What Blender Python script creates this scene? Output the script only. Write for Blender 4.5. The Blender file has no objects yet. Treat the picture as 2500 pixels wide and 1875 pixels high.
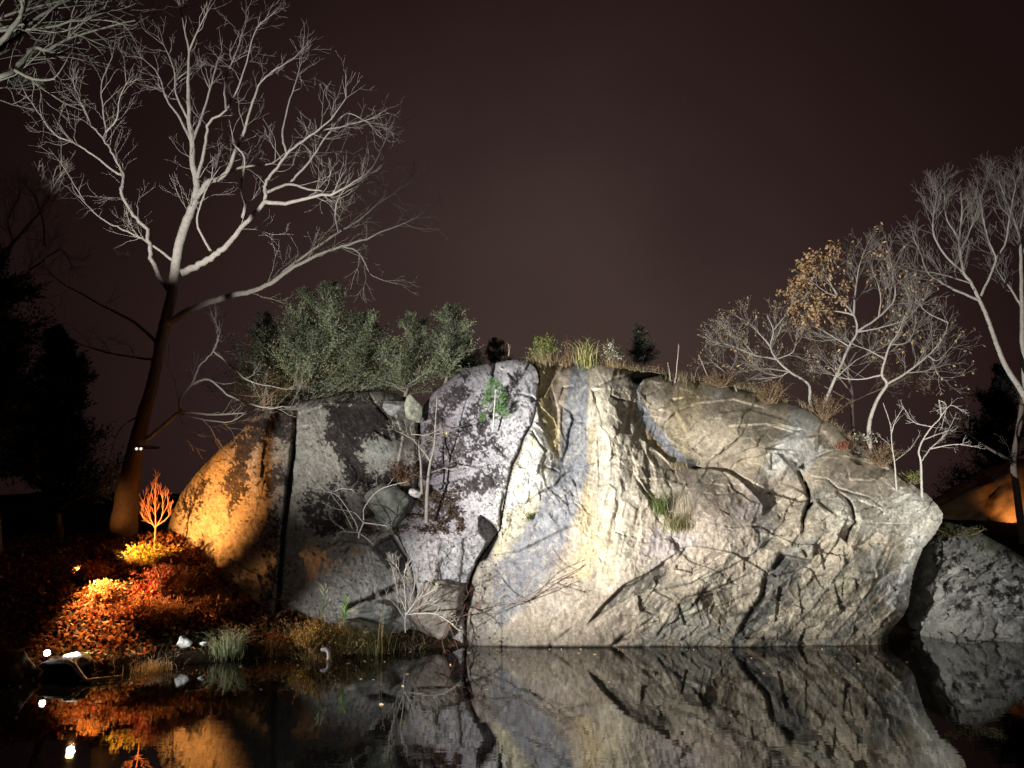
import bpy, math, random
import numpy as np
from mathutils import Vector, Matrix

random.seed(7)
RNG = np.random.default_rng(11)
scene = bpy.context.scene
COL = scene.collection
R = math.radians

# ------------------------------------------------------------------ camera, world, lamps, exposure
FPX, CAMH, PITCH = 1878.0, 2.5, R(9.6)          # focal length in photo pixels (2500 wide), eye height, upward tilt
cam_data = bpy.data.cameras.new('camera')
cam = bpy.data.objects.new('camera', cam_data)
COL.objects.link(cam)
cam_data.sensor_width = 36.0
cam_data.lens = 36.0 * FPX / 2500.0
cam_data.clip_start = 0.05
cam_data.clip_end = 600
cam.location = (0, 0, CAMH)
cam.rotation_euler = (math.pi / 2 + PITCH, 0, 0)
scene.camera = cam


def unp(px, py, Y):
    """world point at depth Y (metres north of the camera) seen at photo position px, py"""
    px = np.asarray(px, float); py = np.asarray(py, float); Y = np.asarray(Y, float)
    xc = (px - 1250.0) / FPX; yc = (937.5 - py) / FPX
    ca, sa = math.cos(PITCH), math.sin(PITCH)
    dx = xc; dy = ca - yc * sa; dz = sa + yc * ca
    k = Y / dy
    return np.stack([dx * k, dy * k, CAMH + dz * k], -1)


def P(px, py, Y):
    return Vector(unp(px, py, Y).tolist())


world = bpy.data.worlds.new('World')
scene.world = world
world.use_nodes = True
wn = world.node_tree
for n in list(wn.nodes):
    wn.nodes.remove(n)


def wnode(t, **kw):
    n = wn.nodes.new(t)
    for k, v in kw.items():
        setattr(n, k, v)
    return n


w_out = wnode('ShaderNodeOutputWorld'); w_bg = wnode('ShaderNodeBackground')
w_tc = wnode('ShaderNodeTexCoord')
# town glow on low cloud: brighter towards one bearing near the horizon, dark brown overhead
w_dot = wnode('ShaderNodeVectorMath', operation='DOT_PRODUCT')
gd = Vector((0.06, 0.975, 0.17)).normalized()
w_dot.inputs[1].default_value = gd
w_nz = wnode('ShaderNodeTexNoise'); w_nz.inputs['Scale'].default_value = 3.2; w_nz.inputs['Detail'].default_value = 5
w_add = wnode('ShaderNodeMath', operation='MULTIPLY_ADD'); w_add.inputs[1].default_value = 0.075; 
w_ramp = wnode('ShaderNodeValToRGB')
wn.links.new(w_tc.outputs['Generated'], w_dot.inputs[0])
wn.links.new(w_tc.outputs['Generated'], w_nz.inputs['Vector'])
wn.links.new(w_nz.outputs['Fac'], w_add.inputs[0])
w_sub = wnode('ShaderNodeMath', operation='SUBTRACT'); w_sub.inputs[1].default_value = 0.040
wn.links.new(w_dot.outputs['Value'], w_sub.inputs[0]); wn.links.new(w_sub.outputs[0], w_add.inputs[2])
wn.links.new(w_add.outputs[0], w_ramp.inputs['Fac'])
cr = w_ramp.color_ramp
cr.interpolation = 'B_SPLINE'
cr.elements[0].position = 0.0; cr.elements[0].color = (0.0055, 0.0023, 0.0024, 1)
cr.elements[1].position = 1.0; cr.elements[1].color = (0.060, 0.0375, 0.0318, 1)
for pos, c in ((0.70, (0.0064, 0.0027, 0.0027)), (0.83, (0.0115, 0.0051, 0.0050)), (0.90, (0.0215, 0.0108, 0.0101)), (0.96, (0.0345, 0.0198, 0.0176))):
    e = cr.elements.new(pos); e.color = (*c, 1)
wn.links.new(w_ramp.outputs['Color'], w_bg.inputs['Color'])
w_bg.inputs['Strength'].default_value = 1.0
wn.links.new(w_bg.outputs['Background'], w_out.inputs['Surface'])

scene.view_settings.view_transform = 'Standard'
try:
    scene.view_settings.look = 'None'
except Exception:
    pass
scene.view_settings.exposure = 0.0
scene.view_settings.gamma = 1.0
scene.view_settings.use_curve_mapping = False
scene.cycles.max_bounces = 5
scene.cycles.use_denoising = True
scene.cycles.denoising_input_passes = 'RGB_ALBEDO_NORMAL'
scene.cycles.denoising_prefilter = 'ACCURATE'
scene.cycles.sample_clamp_indirect = 4.0


def spot(name, loc, target, watts, size, blend, color, radius=0.06):
    l = bpy.data.lights.new(name, 'SPOT')
    l.energy = watts; l.spot_size = R(size); l.spot_blend = blend; l.color = color
    l.shadow_soft_size = radius
    o = bpy.data.objects.new(name, l)
    COL.objects.link(o)
    o.location = loc
    o.rotation_euler = (Vector(target) - Vector(loc)).to_track_quat('-Z', 'Y').to_euler()
    return o


COOL = (1.0, 0.975, 0.93)
FLOOD = Vector((-7.8, 3.0, 0.9))
spot('floodlight_cliff', FLOOD, P(1730, 1040, 16.0), 30500, 50, 1.0, COOL)
spot('added_crest_spot', FLOOD + Vector((.3, .2, 0)), P(930, 840, 18.6), 13000, 29, 1.0, (1.0, 0.98, 0.90))  # extra unseen spot added to brighten the junipers
spot('floodlight_tree', FLOOD + Vector((-0.4, 0, 0.2)), P(530, 40, 17.0), 20000, 37, 0.22, (1.0, 0.96, 0.92), 0.04)
FLOOD2 = Vector((15.0, 4.0, 1.4))
spot('floodlight_right_bank', FLOOD2, P(2350, 1180, 16.2), 8500, 30, 1.0, COOL)
spot('added_fill_spot', Vector((4.0, -3.0, 1.6)), P(1700, 1120, 16.0), 1700, 60, 1.0, COOL)  # unseen fill lamp added to lift the cliff's shadows

# ------------------------------------------------------------------ helpers
def link(o, parent=None):
    COL.objects.link(o)
    if parent is not None:
        o.parent = parent
    return o


def tag(o, label=None, cat=None, group=None, kind=None):
    if label: o['label'] = label
    if cat: o['category'] = cat
    if group: o['group'] = group
    if kind: o['kind'] = kind
    return o


def root(name, loc, label, cat, group=None):
    o = bpy.data.objects.new(name, None)
    o.empty_display_size = 0.2
    o.location = loc
    COL.objects.link(o)
    return tag(o, label, cat, group)


def mesh_obj(name, verts, faces, mat, parent=None, colors=None, smooth=True):
    """faces: list of index arrays (n,k) with k=3 or 4"""
    if isinstance(faces, np.ndarray):
        faces = [faces]
    faces = [f for f in faces if len(f)]
    me = bpy.data.meshes.new(name)
    verts = np.asarray(verts, np.float32)
    if parent is not None:
        off = np.array(parent_world(parent), np.float32)
        verts = verts - off
    me.vertices.add(len(verts))
    me.vertices.foreach_set('co', verts.ravel())
    nl = sum(f.size for f in faces); nf = sum(len(f) for f in faces)
    me.loops.add(nl); me.polygons.add(nf)
    me.loops.foreach_set('vertex_index', np.concatenate([f.ravel() for f in faces]).astype(np.int32))
    tot = np.concatenate([np.full(len(f), f.shape[1]) for f in faces]).astype(np.int32)
    st = np.concatenate([[0], np.cumsum(tot)[:-1]]).astype(np.int32)
    me.polygons.foreach_set('loop_start', st)
    me.polygons.foreach_set('loop_total', tot)
    me.polygons.foreach_set('use_smooth', np.full(nf, smooth, bool))
    me.update(calc_edges=True)
    me.validate()
    if colors is not None:
        a = me.color_attributes.new('pigment', 'FLOAT_COLOR', 'POINT')
        c = np.ones((len(verts), 4), np.float32); c[:, :3] = colors
        a.data.foreach_set('color', c.ravel())
    me.materials.append(mat)
    o = bpy.data.objects.new(name, me)
    return link(o, parent)


def parent_world(p):
    l = Vector(p.location)
    while p.parent is not None:
        p = p.parent; l = l + Vector(p.location)
    return l


class Geo:
    """collects tubes and leaf cards into one mesh"""
    def __init__(s):
        s.v = []; s.q = []; s.t = []; s.c = []; s.n = 0

    def add(s, v, q=None, t=None, c=None):
        v = np.asarray(v, float)
        s.v.append(v)
        if q is not None and len(q): s.q.append(np.asarray(q) + s.n)
        if t is not None and len(t): s.t.append(np.asarray(t) + s.n)
        if c is None: c = (0.3, 0.3, 0.3)
        c = np.asarray(c, float)
        s.c.append(np.broadcast_to(c, (len(v), 3)))
        s.n += len(v)

    def tube(s, pts, rad, sides=5, c=None, cap=True):
        pts = np.asarray(pts, float); n = len(pts)
        rad = np.broadcast_to(np.asarray(rad, float), (n,))
        t = np.gradient(pts, axis=0)
        t /= np.linalg.norm(t, axis=1, keepdims=True) + 1e-9
        ref = np.array([0.31, 0.05, 0.95]) if abs(t[:, 2]).mean() < 0.8 else np.array([0.95, 0.1, 0.2])
        u = np.cross(t, ref); u /= np.linalg.norm(u, axis=1, keepdims=True) + 1e-9
        w = np.cross(t, u)
        a = np.arange(sides) * 2 * math.pi / sides
        ring = pts[:, None] + rad[:, None, None] * (np.cos(a)[None, :, None] * u[:, None] + np.sin(a)[None, :, None] * w[:, None])
        v = ring.reshape(-1, 3)
        i = np.arange(n - 1)[:, None] * sides; j = np.arange(sides)[None]; k = (j + 1) % sides
        q = np.stack([i + j, i + k, i + sides + k, i + sides + j], -1).reshape(-1, 4)
        s.add(v, q=q, c=c)

    def cards(s, cen, d, length, width, c, bend=0.0, rng=RNG):
        """leaf-like diamonds (two triangles folded along the midrib): cen (n,3), d (n,3)"""
        n = len(cen)
        d = d / (np.linalg.norm(d, axis=1, keepdims=True) + 1e-9)
        r = rng.normal(size=(n, 3))
        sd = np.cross(d, r); sd /= np.linalg.norm(sd, axis=1, keepdims=True) + 1e-9
        nm = np.cross(d, sd)
        L = np.broadcast_to(np.asarray(length, float), (n,))[:, None]; W = np.broadcast_to(np.asarray(width, float), (n,))[:, None]
        a = cen; b = cen + d * L
        m = cen + d * L * 0.45
        p = m + sd * W * 0.5 + nm * W * 0.22; q_ = m - sd * W * 0.5 + nm * W * 0.22
        v = np.stack([a, p, b, q_], 1).reshape(-1, 3)
        i = np.arange(n)[:, None] * 4
        t = np.concatenate([i + np.array([[0, 1, 2]]), i + np.array([[0, 2, 3]])])
        cc = np.repeat(np.broadcast_to(np.asarray(c, float), (n, 3)), 4, axis=0)
        s.add(v, t=t, c=cc)

    def blade(s, base, tip, ctrl, w, c, n=4):
        tt = np.linspace(0, 1, n)[:, None]
        pts = (1 - tt) ** 2 * base + 2 * tt * (1 - tt) * ctrl + tt ** 2 * tip
        side = np.cross(tip - base, RNG.normal(size=3)); side /= np.linalg.norm(side) + 1e-9
        ww = w * (1 - 0.92 * tt)
        v = np.concatenate([pts - side * ww / 2, pts + side * ww / 2])
        i = np.arange(n - 1)
        q = np.stack([i, i + 1, i + 1 + n, i + n], -1)
        s.add(v, q=q, c=c)

    def build(s, name, mat, parent=None, smooth=True):
        v = np.concatenate(s.v); f = []
        if s.q: f.append(np.concatenate(s.q))
        if s.t: f.append(np.concatenate(s.t))
        return mesh_obj(name, v, f, mat, parent, np.concatenate(s.c), smooth)


# ---- value noise
_PERM = RNG.permutation(1024); _LUT = RNG.random(1024) * 2 - 1


def vnoise(x, y, z=0.0, seed=0):
    x = np.asarray(x, float); y = np.asarray(y, float); z = np.broadcast_to(np.asarray(z, float), x.shape)
    xi = np.floor(x).astype(int); yi = np.floor(y).astype(int); zi = np.floor(z).astype(int)
    fx = x - xi; fy = y - yi; fz = z - zi
    fx = fx * fx * fx * (fx * (fx * 6 - 15) + 10); fy = fy * fy * fy * (fy * (fy * 6 - 15) + 10); fz = fz * fz * (3 - 2 * fz)

    def h(a, b, c):
        return _LUT[_PERM[(_PERM[(_PERM[(a + seed * 37) & 1023] + b) & 1023] + c) & 1023]]
    out = 0
    flat = np.all(fz == 0)
    for dz in ((0,) if flat else (0, 1)):
        wz = 1.0 if flat else (fz if dz else 1 - fz)
        e = (h(xi, yi, zi + dz) * (1 - fx) + h(xi + 1, yi, zi + dz) * fx) * (1 - fy) + \
            (h(xi, yi + 1, zi + dz) * (1 - fx) + h(xi + 1, yi + 1, zi + dz) * fx) * fy
        out = out + e * wz
    return out


def fbm(x, y, octs=4, seed=0, gain=0.5, ridged=False):
    a, tot, out = 1.0, 0.0, 0.0
    for o in range(octs):
        n = vnoise(x, y, seed=seed + o * 5)
        out = out + a * ((1 - 2 * np.abs(n)) if ridged else n); tot += a
        a *= gain; x = x * 2.03 + 3.7; y = y * 2.03 - 1.9
    return out / tot


def voronoi(x, y, seed=0, jit=0.9):
    xi = np.floor(x).astype(int); yi = np.floor(y).astype(int)
    f1 = np.full(x.shape, 9.0); f2 = np.full(x.shape, 9.0)
    cid = np.zeros(x.shape, int); bx = np.zeros(x.shape); by = np.zeros(x.shape)
    for dx in (-1, 0, 1):
        for dy in (-1, 0, 1):
            a = xi + dx; b = yi + dy
            k = _PERM[(_PERM[(a + seed * 31) & 1023] + b) & 1023]
            px = a + 0.5 + jit * 0.5 * _LUT[k]; py = b + 0.5 + jit * 0.5 * _LUT[(k * 7 + 13) & 1023]
            d = np.hypot(x - px, y - py)
            near = d < f1
            f2 = np.where(near, f1, np.minimum(f2, d))
            cid = np.where(near, k, cid); bx = np.where(near, x - px, bx); by = np.where(near, y - py, by)
            f1 = np.where(near, d, f1)
    return f1, f2, cid, bx, by


def sstep(a, b, x):
    t = np.clip((x - a) / (b - a), 0, 1)
    return t * t * (3 - 2 * t)


# ------------------------------------------------------------------ materials
def new_mat(name):
    m = bpy.data.materials.new(name); m.use_nodes = True
    nt = m.node_tree
    b = nt.nodes['Principled BSDF']
    return m, nt, b


def pigment_mat(name, rough=0.9, bump=None, grain=None, spec=0.25, trans=0.0):
    """pigment from the mesh's own colour attribute x fine object-space grain; optional bump"""
    m, nt, b = new_mat(name)
    b.inputs['Roughness'].default_value = rough
    b.inputs['Specular IOR Level'].default_value = spec
    at = nt.nodes.new('ShaderNodeAttribute'); at.attribute_name = 'pigment'
    col = at.outputs['Color']
    tc = nt.nodes.new('ShaderNodeTexCoord')
    if grain:
        sc, amt = grain
        nz = nt.nodes.new('ShaderNodeTexNoise'); nz.inputs['Scale'].default_value = sc; nz.inputs['Detail'].default_value = 5
        nz.inputs['Roughness'].default_value = 0.7
        nt.links.new(tc.outputs['Object'], nz.inputs['Vector'])
        mr = nt.nodes.new('ShaderNodeMapRange'); mr.inputs['From Min'].default_value = 0.3; mr.inputs['From Max'].default_value = 0.7
        mr.inputs['To Min'].default_value = 1 - amt; mr.inputs['To Max'].default_value = 1 + amt
        nt.links.new(nz.outputs['Fac'], mr.inputs['Value'])
        mx = nt.nodes.new('ShaderNodeMix'); mx.data_type = 'RGBA'; mx.blend_type = 'MULTIPLY'
        mx.inputs[0].default_value = 1.0
        nt.links.new(col, mx.inputs[6]); nt.links.new(mr.outputs[0], mx.inputs[7])
        col = mx.outputs[2]
    nt.links.new(col, b.inputs['Base Color'])
    if bump:
        sc, st, dist = bump
        nz = nt.nodes.new('ShaderNodeTexNoise'); nz.inputs['Scale'].default_value = sc; nz.inputs['Detail'].default_value = 8
        nz.inputs['Roughness'].default_value = 0.65
        nt.links.new(tc.outputs['Object'], nz.inputs['Vector'])
        bp = nt.nodes.new('ShaderNodeBump'); bp.inputs['Strength'].default_value = st; bp.inputs['Distance'].default_value = dist
        nt.links.new(nz.outputs['Fac'], bp.inputs['Height'])
        nt.links.new(bp.outputs['Normal'], b.inputs['Normal'])
    if trans:
        b.inputs['Transmission Weight'].default_value = 0
        tr = nt.nodes.new('ShaderNodeBsdfTranslucent'); nt.links.new(col, tr.inputs['Color'])
        ms = nt.nodes.new('ShaderNodeMixShader'); ms.inputs[0].default_value = trans
        nt.links.new(b.outputs[0], ms.inputs[1]); nt.links.new(tr.outputs[0], ms.inputs[2])
        nt.links.new(ms.outputs[0], nt.nodes['Material Output'].inputs['Surface'])
    return m


M_ROCK = pigment_mat('granite', 0.86, (16.0, 0.45, 0.05), (30.0, 0.30), 0.2)
M_BARK = pigment_mat('bark', 0.9, (26.0, 0.5, 0.02), (14.0, 0.25), 0.15)
M_LEAF = pigment_mat('leaf', 0.7, None, None, 0.25, 0.25)
M_SOIL = pigment_mat('soil', 0.95, (14.0, 0.7, 0.05), (9.0, 0.4), 0.1)

M_WATER, nt, b = new_mat('pond_water')
b.inputs['Base Color'].default_value = (0.004, 0.004, 0.0035, 1)
b.inputs['Roughness'].default_value = 0.015
b.inputs['IOR'].default_value = 1.333
tc = nt.nodes.new('ShaderNodeTexCoord'); mp = nt.nodes.new('ShaderNodeMapping')
mp.inputs['Scale'].default_value = (1.0, 2.2, 1.0)
nz = nt.nodes.new('ShaderNodeTexNoise'); nz.inputs['Scale'].default_value = 2.6; nz.inputs['Detail'].default_value = 3
bp = nt.nodes.new('ShaderNodeBump'); bp.inputs['Strength'].default_value = 0.03; bp.inputs['Distance'].default_value = 0.03
nt.links.new(tc.outputs['Object'], mp.inputs['Vector']); nt.links.new(mp.outputs[0], nz.inputs['Vector'])
nt.links.new(nz.outputs['Fac'], bp.inputs['Height']); nt.links.new(bp.outputs['Normal'], b.inputs['Normal'])


def emit_mat(name, color, strength):
    m, nt, b = new_mat(name)
    b.inputs['Emission Color'].default_value = (*color, 1); b.inputs['Emission Strength'].default_value = strength
    b.inputs['Base Color'].default_value = (0.1, 0.1, 0.1, 1)
    return m


def plain_mat(name, color, rough=0.6, metal=0.0):
    m, nt, b = new_mat(name)
    b.inputs['Roughness'].default_value = rough; b.inputs['Metallic'].default_value = metal
    nz = nt.nodes.new('ShaderNodeTexNoise'); nz.inputs['Scale'].default_value = 18; nz.inputs['Detail'].default_value = 4
    rp = nt.nodes.new('ShaderNodeValToRGB')
    rp.color_ramp.elements[0].color = (*[c * 0.75 for c in color], 1); rp.color_ramp.elements[1].color = (*[min(1, c * 1.15) for c in color], 1)
    nt.links.new(nz.outputs['Fac'], rp.inputs['Fac']); nt.links.new(rp.outputs['Color'], b.inputs['Base Color'])
    return m


# ------------------------------------------------------------------ water and ground
def shore_y(X):
    """north edge of the pond at east position X"""
    pts = [(-40, 9.5), (-16, 10.6), (-9.2, 11.5), (-7.6, 12.1), (-6.6, 12.6), (-5.9, 13.4), (-4.6, 14.1), (-3.4, 14.5), (-2.2, 14.9), (-1.2, 15.3), (0, 15.9), (7, 16.2), (8, 17.0), (9, 16.6), (14, 16.2), (40, 14)]
    return np.interp(X, [p[0] for p in pts], [p[1] for p in pts])


def ground_z(X, Y):
    s = Y - shore_y(X)
    bank = np.interp(s, [-3, -0.6, 0.0, 0.25, 0.7, 1.5, 3.0, 5.0, 8, 16, 40, 200], [-1.2, -0.45, 0.0, 0.16, 0.30, 0.62, 1.35, 1.95, 2.3, 3.0, 3.5, 4.0])
    n = fbm(X * 0.9, Y * 0.9, 4, 3) * 0.10 + fbm(X * 0.12, Y * 0.12, 2, 9) * 0.35 * sstep(6, 20, s)
    return bank + n * sstep(-0.3, 0.8, s)


gx = np.concatenate([np.linspace(-120, -22, 18), np.linspace(-20, 18, 300), np.linspace(20, 120, 18)])
gy = np.concatenate([np.linspace(9.0, 22, 150), np.linspace(22.5, 50, 26), np.linspace(55, 260, 16)])
GX, GY = np.meshgrid(gx, gy)
GZ = ground_z(GX, GY)
gcol = np.array([0.030, 0.020, 0.012]) * (1 + 0.5 * fbm(GX * 2, GY * 2, 3, 17))[..., None]
ny, nx = GX.shape
idx = np.arange(nx * ny).reshape(ny, nx)
gq = np.stack([idx[:-1, :-1], idx[:-1, 1:], idx[1:, 1:], idx[1:, :-1]], -1).reshape(-1, 4)
ground = mesh_obj('ground', np.stack([GX, GY, GZ], -1).reshape(-1, 3), gq, M_SOIL, None, gcol.reshape(-1, 3))
tag(ground, 'dark earth bank sloping up from the pond', None, None, 'structure')
wv = np.array([(-120, -20, 0), (120, -20, 0), (120, 40, 0), (-120, 40, 0)], float)
water = mesh_obj('water', wv, np.array([[0, 1, 2, 3]]), M_WATER)
tag(water, 'still black pond mirroring the rocks', None, None, 'structure')
bed = mesh_obj('pond_bed', np.array([(-120, -20, -1.3), (120, -20, -1.3), (120, 10, -1.3), (-120, 10, -1.3)], float), np.array([[0, 1, 2, 3]]), M_SOIL, None, np.tile([0.02, 0.015, 0.01], (4, 1)))
tag(bed, 'dark bed of the pond', None, None, 'structure')

# ------------------------------------------------------------------ the rocks: one relief surface in real depth, cut along its cracks into separate rocks
ST = 2.0
x0, x1, y0, y1 = 380.0, 2520.0, 860.0, 1606.0
ux = np.arange(x0, x1, ST); uy = np.arange(y0, y1, ST)
U, V = np.meshgrid(ux, uy)


def smooth_poly(pts, seed=0, amp=0.0):
    return np.asarray(pts, float)


def inside(poly, X=U, Y=V):
    poly = np.asarray(poly, float)
    res = np.zeros(X.shape, bool)
    xa, ya = poly[-1]
    for xb, yb in poly:
        if yb != ya:
            c = ((yb > Y) != (ya > Y)) & (X < (xa - xb) * (Y - yb) / (ya - yb) + xb)
            res ^= c
        xa, ya = xb, yb
    return res


def pl_dist(pl, pad, X=U, Y=V):
    """distance, position 0..1 and side of each grid point to a polyline, inside its padded box only: (slices, d, t, side)"""
    pl = np.asarray(pl, float)
    i0 = max(0, int((pl[:, 0].min() - pad - x0) / ST)); i1 = min(X.shape[1], int((pl[:, 0].max() + pad - x0) / ST) + 2)
    j0 = max(0, int((pl[:, 1].min() - pad - y0) / ST)); j1 = min(X.shape[0], int((pl[:, 1].max() + pad - y0) / ST) + 2)
    sl = (slice(j0, j1), slice(i0, i1))
    x = X[sl]; y = Y[sl]
    best = np.full(x.shape, 1e9); side = np.zeros(x.shape); tt = np.zeros(x.shape)
    n = len(pl) - 1
    for k in range(n):
        a = pl[k]; b = pl[k + 1]; ab = b - a; L2 = (ab ** 2).sum() + 1e-9
        t = np.clip(((x - a[0]) * ab[0] + (y - a[1]) * ab[1]) / L2, 0, 1)
        d = np.hypot(x - a[0] - t * ab[0], y - a[1] - t * ab[1])
        cr_ = ab[0] * (y - a[1]) - ab[1] * (x - a[0])      # >0: right-hand side when y points down
        m = d < best
        best = np.where(m, d, best); side = np.where(m, np.sign(cr_), side); tt = np.where(m, (k + t) / n, tt)
    return sl, best, tt, side


# --- outlines of the separate rocks (photo positions)
SLAB_L = [(404, 1340), (404, 1300), (418, 1255), (440, 1205), (470, 1165), (500, 1130), (540, 1092), (572, 1068), (590, 1048), (625, 1012), (660, 990), (690, 983), (722, 985),
          (724, 1010), (716, 1090), (704, 1180), (690, 1300), (682, 1400), (674, 1500), (674, 1604), (404, 1604)]
SLAB_G = [(724, 985), (742, 978), (770, 974), (800, 968), (840, 960), (880, 956), (930, 952), (968, 960), (985, 972), (1000, 985), (1016, 1000),
          (1024, 1060), (1024, 1130), (1018, 1190), (985, 1240), (968, 1300), (1000, 1370), (1010, 1420), (1030, 1500), (1040, 1604), (675, 1604), (675, 1500), (683, 1400), (691, 1300), (705, 1180), (717, 1090), (725, 1010)]
DOME = [(1026, 1000), (1036, 985), (1060, 955), (1085, 935), (1110, 915), (1140, 898), (1165, 890), (1195, 885), (1204, 890), (1211, 884), (1225, 879), (1250, 876), (1290, 876), (1295, 884), (1312, 900), (1317, 926), (1310, 978), (1308, 1001), (1297, 1037), (1279, 1067), (1265, 1110), (1252, 1132), (1238, 1190),
        (1227, 1250), (1222, 1290), (1196, 1330), (1166, 1370), (1152, 1400), (1140, 1450), (1136, 1500), (1140, 1604), (1041, 1604), (1031, 1500), (1011, 1420), (1001, 1370), (969, 1300), (986, 1240), (1019, 1190), (1025, 1130), (1025, 1060)]
CLIFF = [(1296, 884), (1312, 880), (1340, 881), (1376, 883), (1384, 892), (1400, 890), (1425, 884), (1470, 884), (1500, 890), (1530, 900), (1560, 905), (1585, 904), (1610, 908), (1650, 918),
         (1700, 928), (1770, 936), (1830, 952), (1880, 968), (1930, 984), (1985, 1002), (2015, 1020), (2050, 1045), (2090, 1080), (2130, 1110), (2165, 1130), (2200, 1158), (2240, 1190), (2264, 1205),
         (2290, 1233), (2304, 1254), (2301, 1275), (2284, 1305), (2254, 1340), (2240, 1375), (2231, 1400), (2224, 1440), (2219, 1480), (2206, 1505), (2184, 1530), (2170, 1550), (2169, 1575), (2178, 1604),
         (1141, 1604), (1137, 1500), (1141, 1450), (1153, 1400), (1167, 1370), (1197, 1330), (1223, 1290), (1228, 1250), (1239, 1190), (1253, 1132), (1266, 1110), (1280, 1067), (1298, 1037), (1309, 1001), (1311, 978), (1318, 926), (1313, 900)]
BOULD_R = [(2180, 1604), (2186, 1560), (2200, 1530), (2232, 1440), (2252, 1350), (2275, 1296), (2304, 1272), (2350, 1282), (2410, 1308), (2460, 1335), (2518, 1370), (2518, 1604)]

# --- depth in metres: smooth thin-plate surface through control points
CP = {
 'L': [(410, 1340, 17.6), (450, 1210, 17.5), (520, 1130, 17.3), (620, 1020, 17.6), (700, 990, 17.6), (560, 1250, 16.6), (600, 1400, 16.0), (660, 1200, 16.3), (665, 1450, 15.5), (500, 1400, 16.4), (640, 1060, 17.0), (420, 1500, 17.2), (560, 1600, 15.8), (660, 1600, 15.3)],
 'M': [(740, 1000, 17.3), (730, 1200, 16.5), (720, 1400, 15.9), (800, 980, 17.6), (850, 1100, 16.9), (900, 970, 17.9), (950, 1000, 17.8), (970, 1100, 17.2), (930, 1170, 17.1), (850, 1250, 16.6), (800, 1350, 15.9), (900, 1400, 15.7), (960, 1420, 15.8), (850, 1470, 15.5), (730, 1480, 15.6), (740, 1600, 15.2), (950, 1600, 15.2),
       (900, 1180, 17.0), (880, 1290, 16.6),
       (1020, 1000, 18.4), (1022, 1060, 18.1), (1022, 1150, 17.7), (1000, 1230, 17.3), (975, 1300, 16.7), (1003, 1370, 16.3), (1020, 1440, 15.9), (1035, 1550, 15.6),
       (1060, 980, 17.8), (1130, 930, 17.8), (1190, 900, 18.2), (1120, 1100, 16.9), (1070, 1100, 17.2), (1190, 1050, 16.9), (1180, 1200, 16.4), (1080, 1250, 16.6), (1060, 1400, 15.8), (1110, 1330, 16.0), (1100, 1500, 15.6), (1130, 1440, 15.9), (1090, 1600, 15.5),
       (1250, 900, 17.6), (1240, 1000, 16.9), (1260, 1100, 16.5), (1310, 900, 17.5), (1308, 1000, 16.6), (1290, 1080, 16.3), (1310, 1150, 16.1), (1240, 1200, 16.3), (1200, 1330, 16.3),
       (1350, 920, 17.8), (1362, 1000, 17.15), (1372, 1070, 16.75), (1362, 1130, 16.5),
       (1400, 960, 17.4), (1430, 900, 18.0), (1470, 960, 16.9), (1490, 1050, 16.2), (1420, 1060, 16.7), (1500, 1200, 15.6), (1400, 1200, 16.0), (1480, 1350, 15.2), (1400, 1300, 15.7), (1330, 1350, 15.8), (1260, 1450, 15.5), (1230, 1570, 15.35), (1500, 1570, 15.3), (1350, 1500, 15.3), (1300, 1250, 16.1),
       (1550, 1000, 17.3), (1530, 930, 17.6), (1600, 1080, 17.0), (1580, 1000, 17.5), (1640, 1080, 17.2), (1690, 1130, 17.1),
       (1640, 1000, 17.4), (1650, 930, 18.6), (1700, 1000, 17.4), (1760, 1060, 16.9), (1800, 1050, 16.7), (1800, 970, 17.9), (1900, 1000, 17.6), (1950, 1060, 16.8), (2050, 1070, 17.3), (1850, 1120, 16.4), (1780, 1130, 16.8),
       (1600, 1180, 15.9), (1620, 1250, 15.6), (1700, 1180, 16.1), (1750, 1250, 15.4), (1840, 1250, 15.5), (1680, 1380, 15.1), (1800, 1380, 15.1), (1620, 1460, 15.2), (1750, 1500, 15.2), (1800, 1600, 15.3), (1600, 1600, 15.3), (1880, 1470, 15.4),
       (1900, 1180, 16.5), (1950, 1200, 16.0), (2010, 1200, 15.9), (2100, 1140, 17.0), (2100, 1250, 15.6), (2180, 1170, 16.8), (2200, 1220, 16.1), (2260, 1240, 16.1), (2295, 1258, 16.2), (2200, 1300, 15.5), (2100, 1350, 15.3), (2040, 1450, 15.4), (1960, 1400, 15.5), (2140, 1480, 15.6), (2200, 1400, 15.7), (2150, 1590, 15.7), (2000, 1590, 15.45), (2250, 1320, 15.9)],
 'R': [(2200, 1560, 17.2), (2260, 1400, 17.0), (2280, 1310, 17.6), (2330, 1310, 17.8), (2350, 1400, 16.7), (2320, 1500, 16.2), (2300, 1590, 16.0), (2400, 1350, 17.6), (2480, 1400, 17.6), (2430, 1480, 16.4), (2510, 1500, 16.3), (2420, 1590, 15.9), (2515, 1595, 15.8)],
}


def tps(cp, X, Y, lam=0.03):
    cp = np.asarray(cp, float); s = 300.0
    p = cp[:, :2] / s; n = len(p)

    def k(r2):
        return 0.5 * r2 * np.log(r2 + 1e-9)
    K = k(((p[:, None] - p[None]) ** 2).sum(-1)) + lam * 0.1 * np.eye(n)
    Q = np.c_[np.ones(n), p]
    A = np.block([[K, Q], [Q.T, np.zeros((3, 3))]])
    w = np.linalg.solve(A, np.r_[cp[:, 2], 0, 0, 0])
    out = w[n] + w[n + 1] * X / s + w[n + 2] * Y / s
    for i in range(n):
        out = out + w[i] * k((X / s - p[i, 0]) ** 2 + (Y / s - p[i, 1]) ** 2)
    return out


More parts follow.
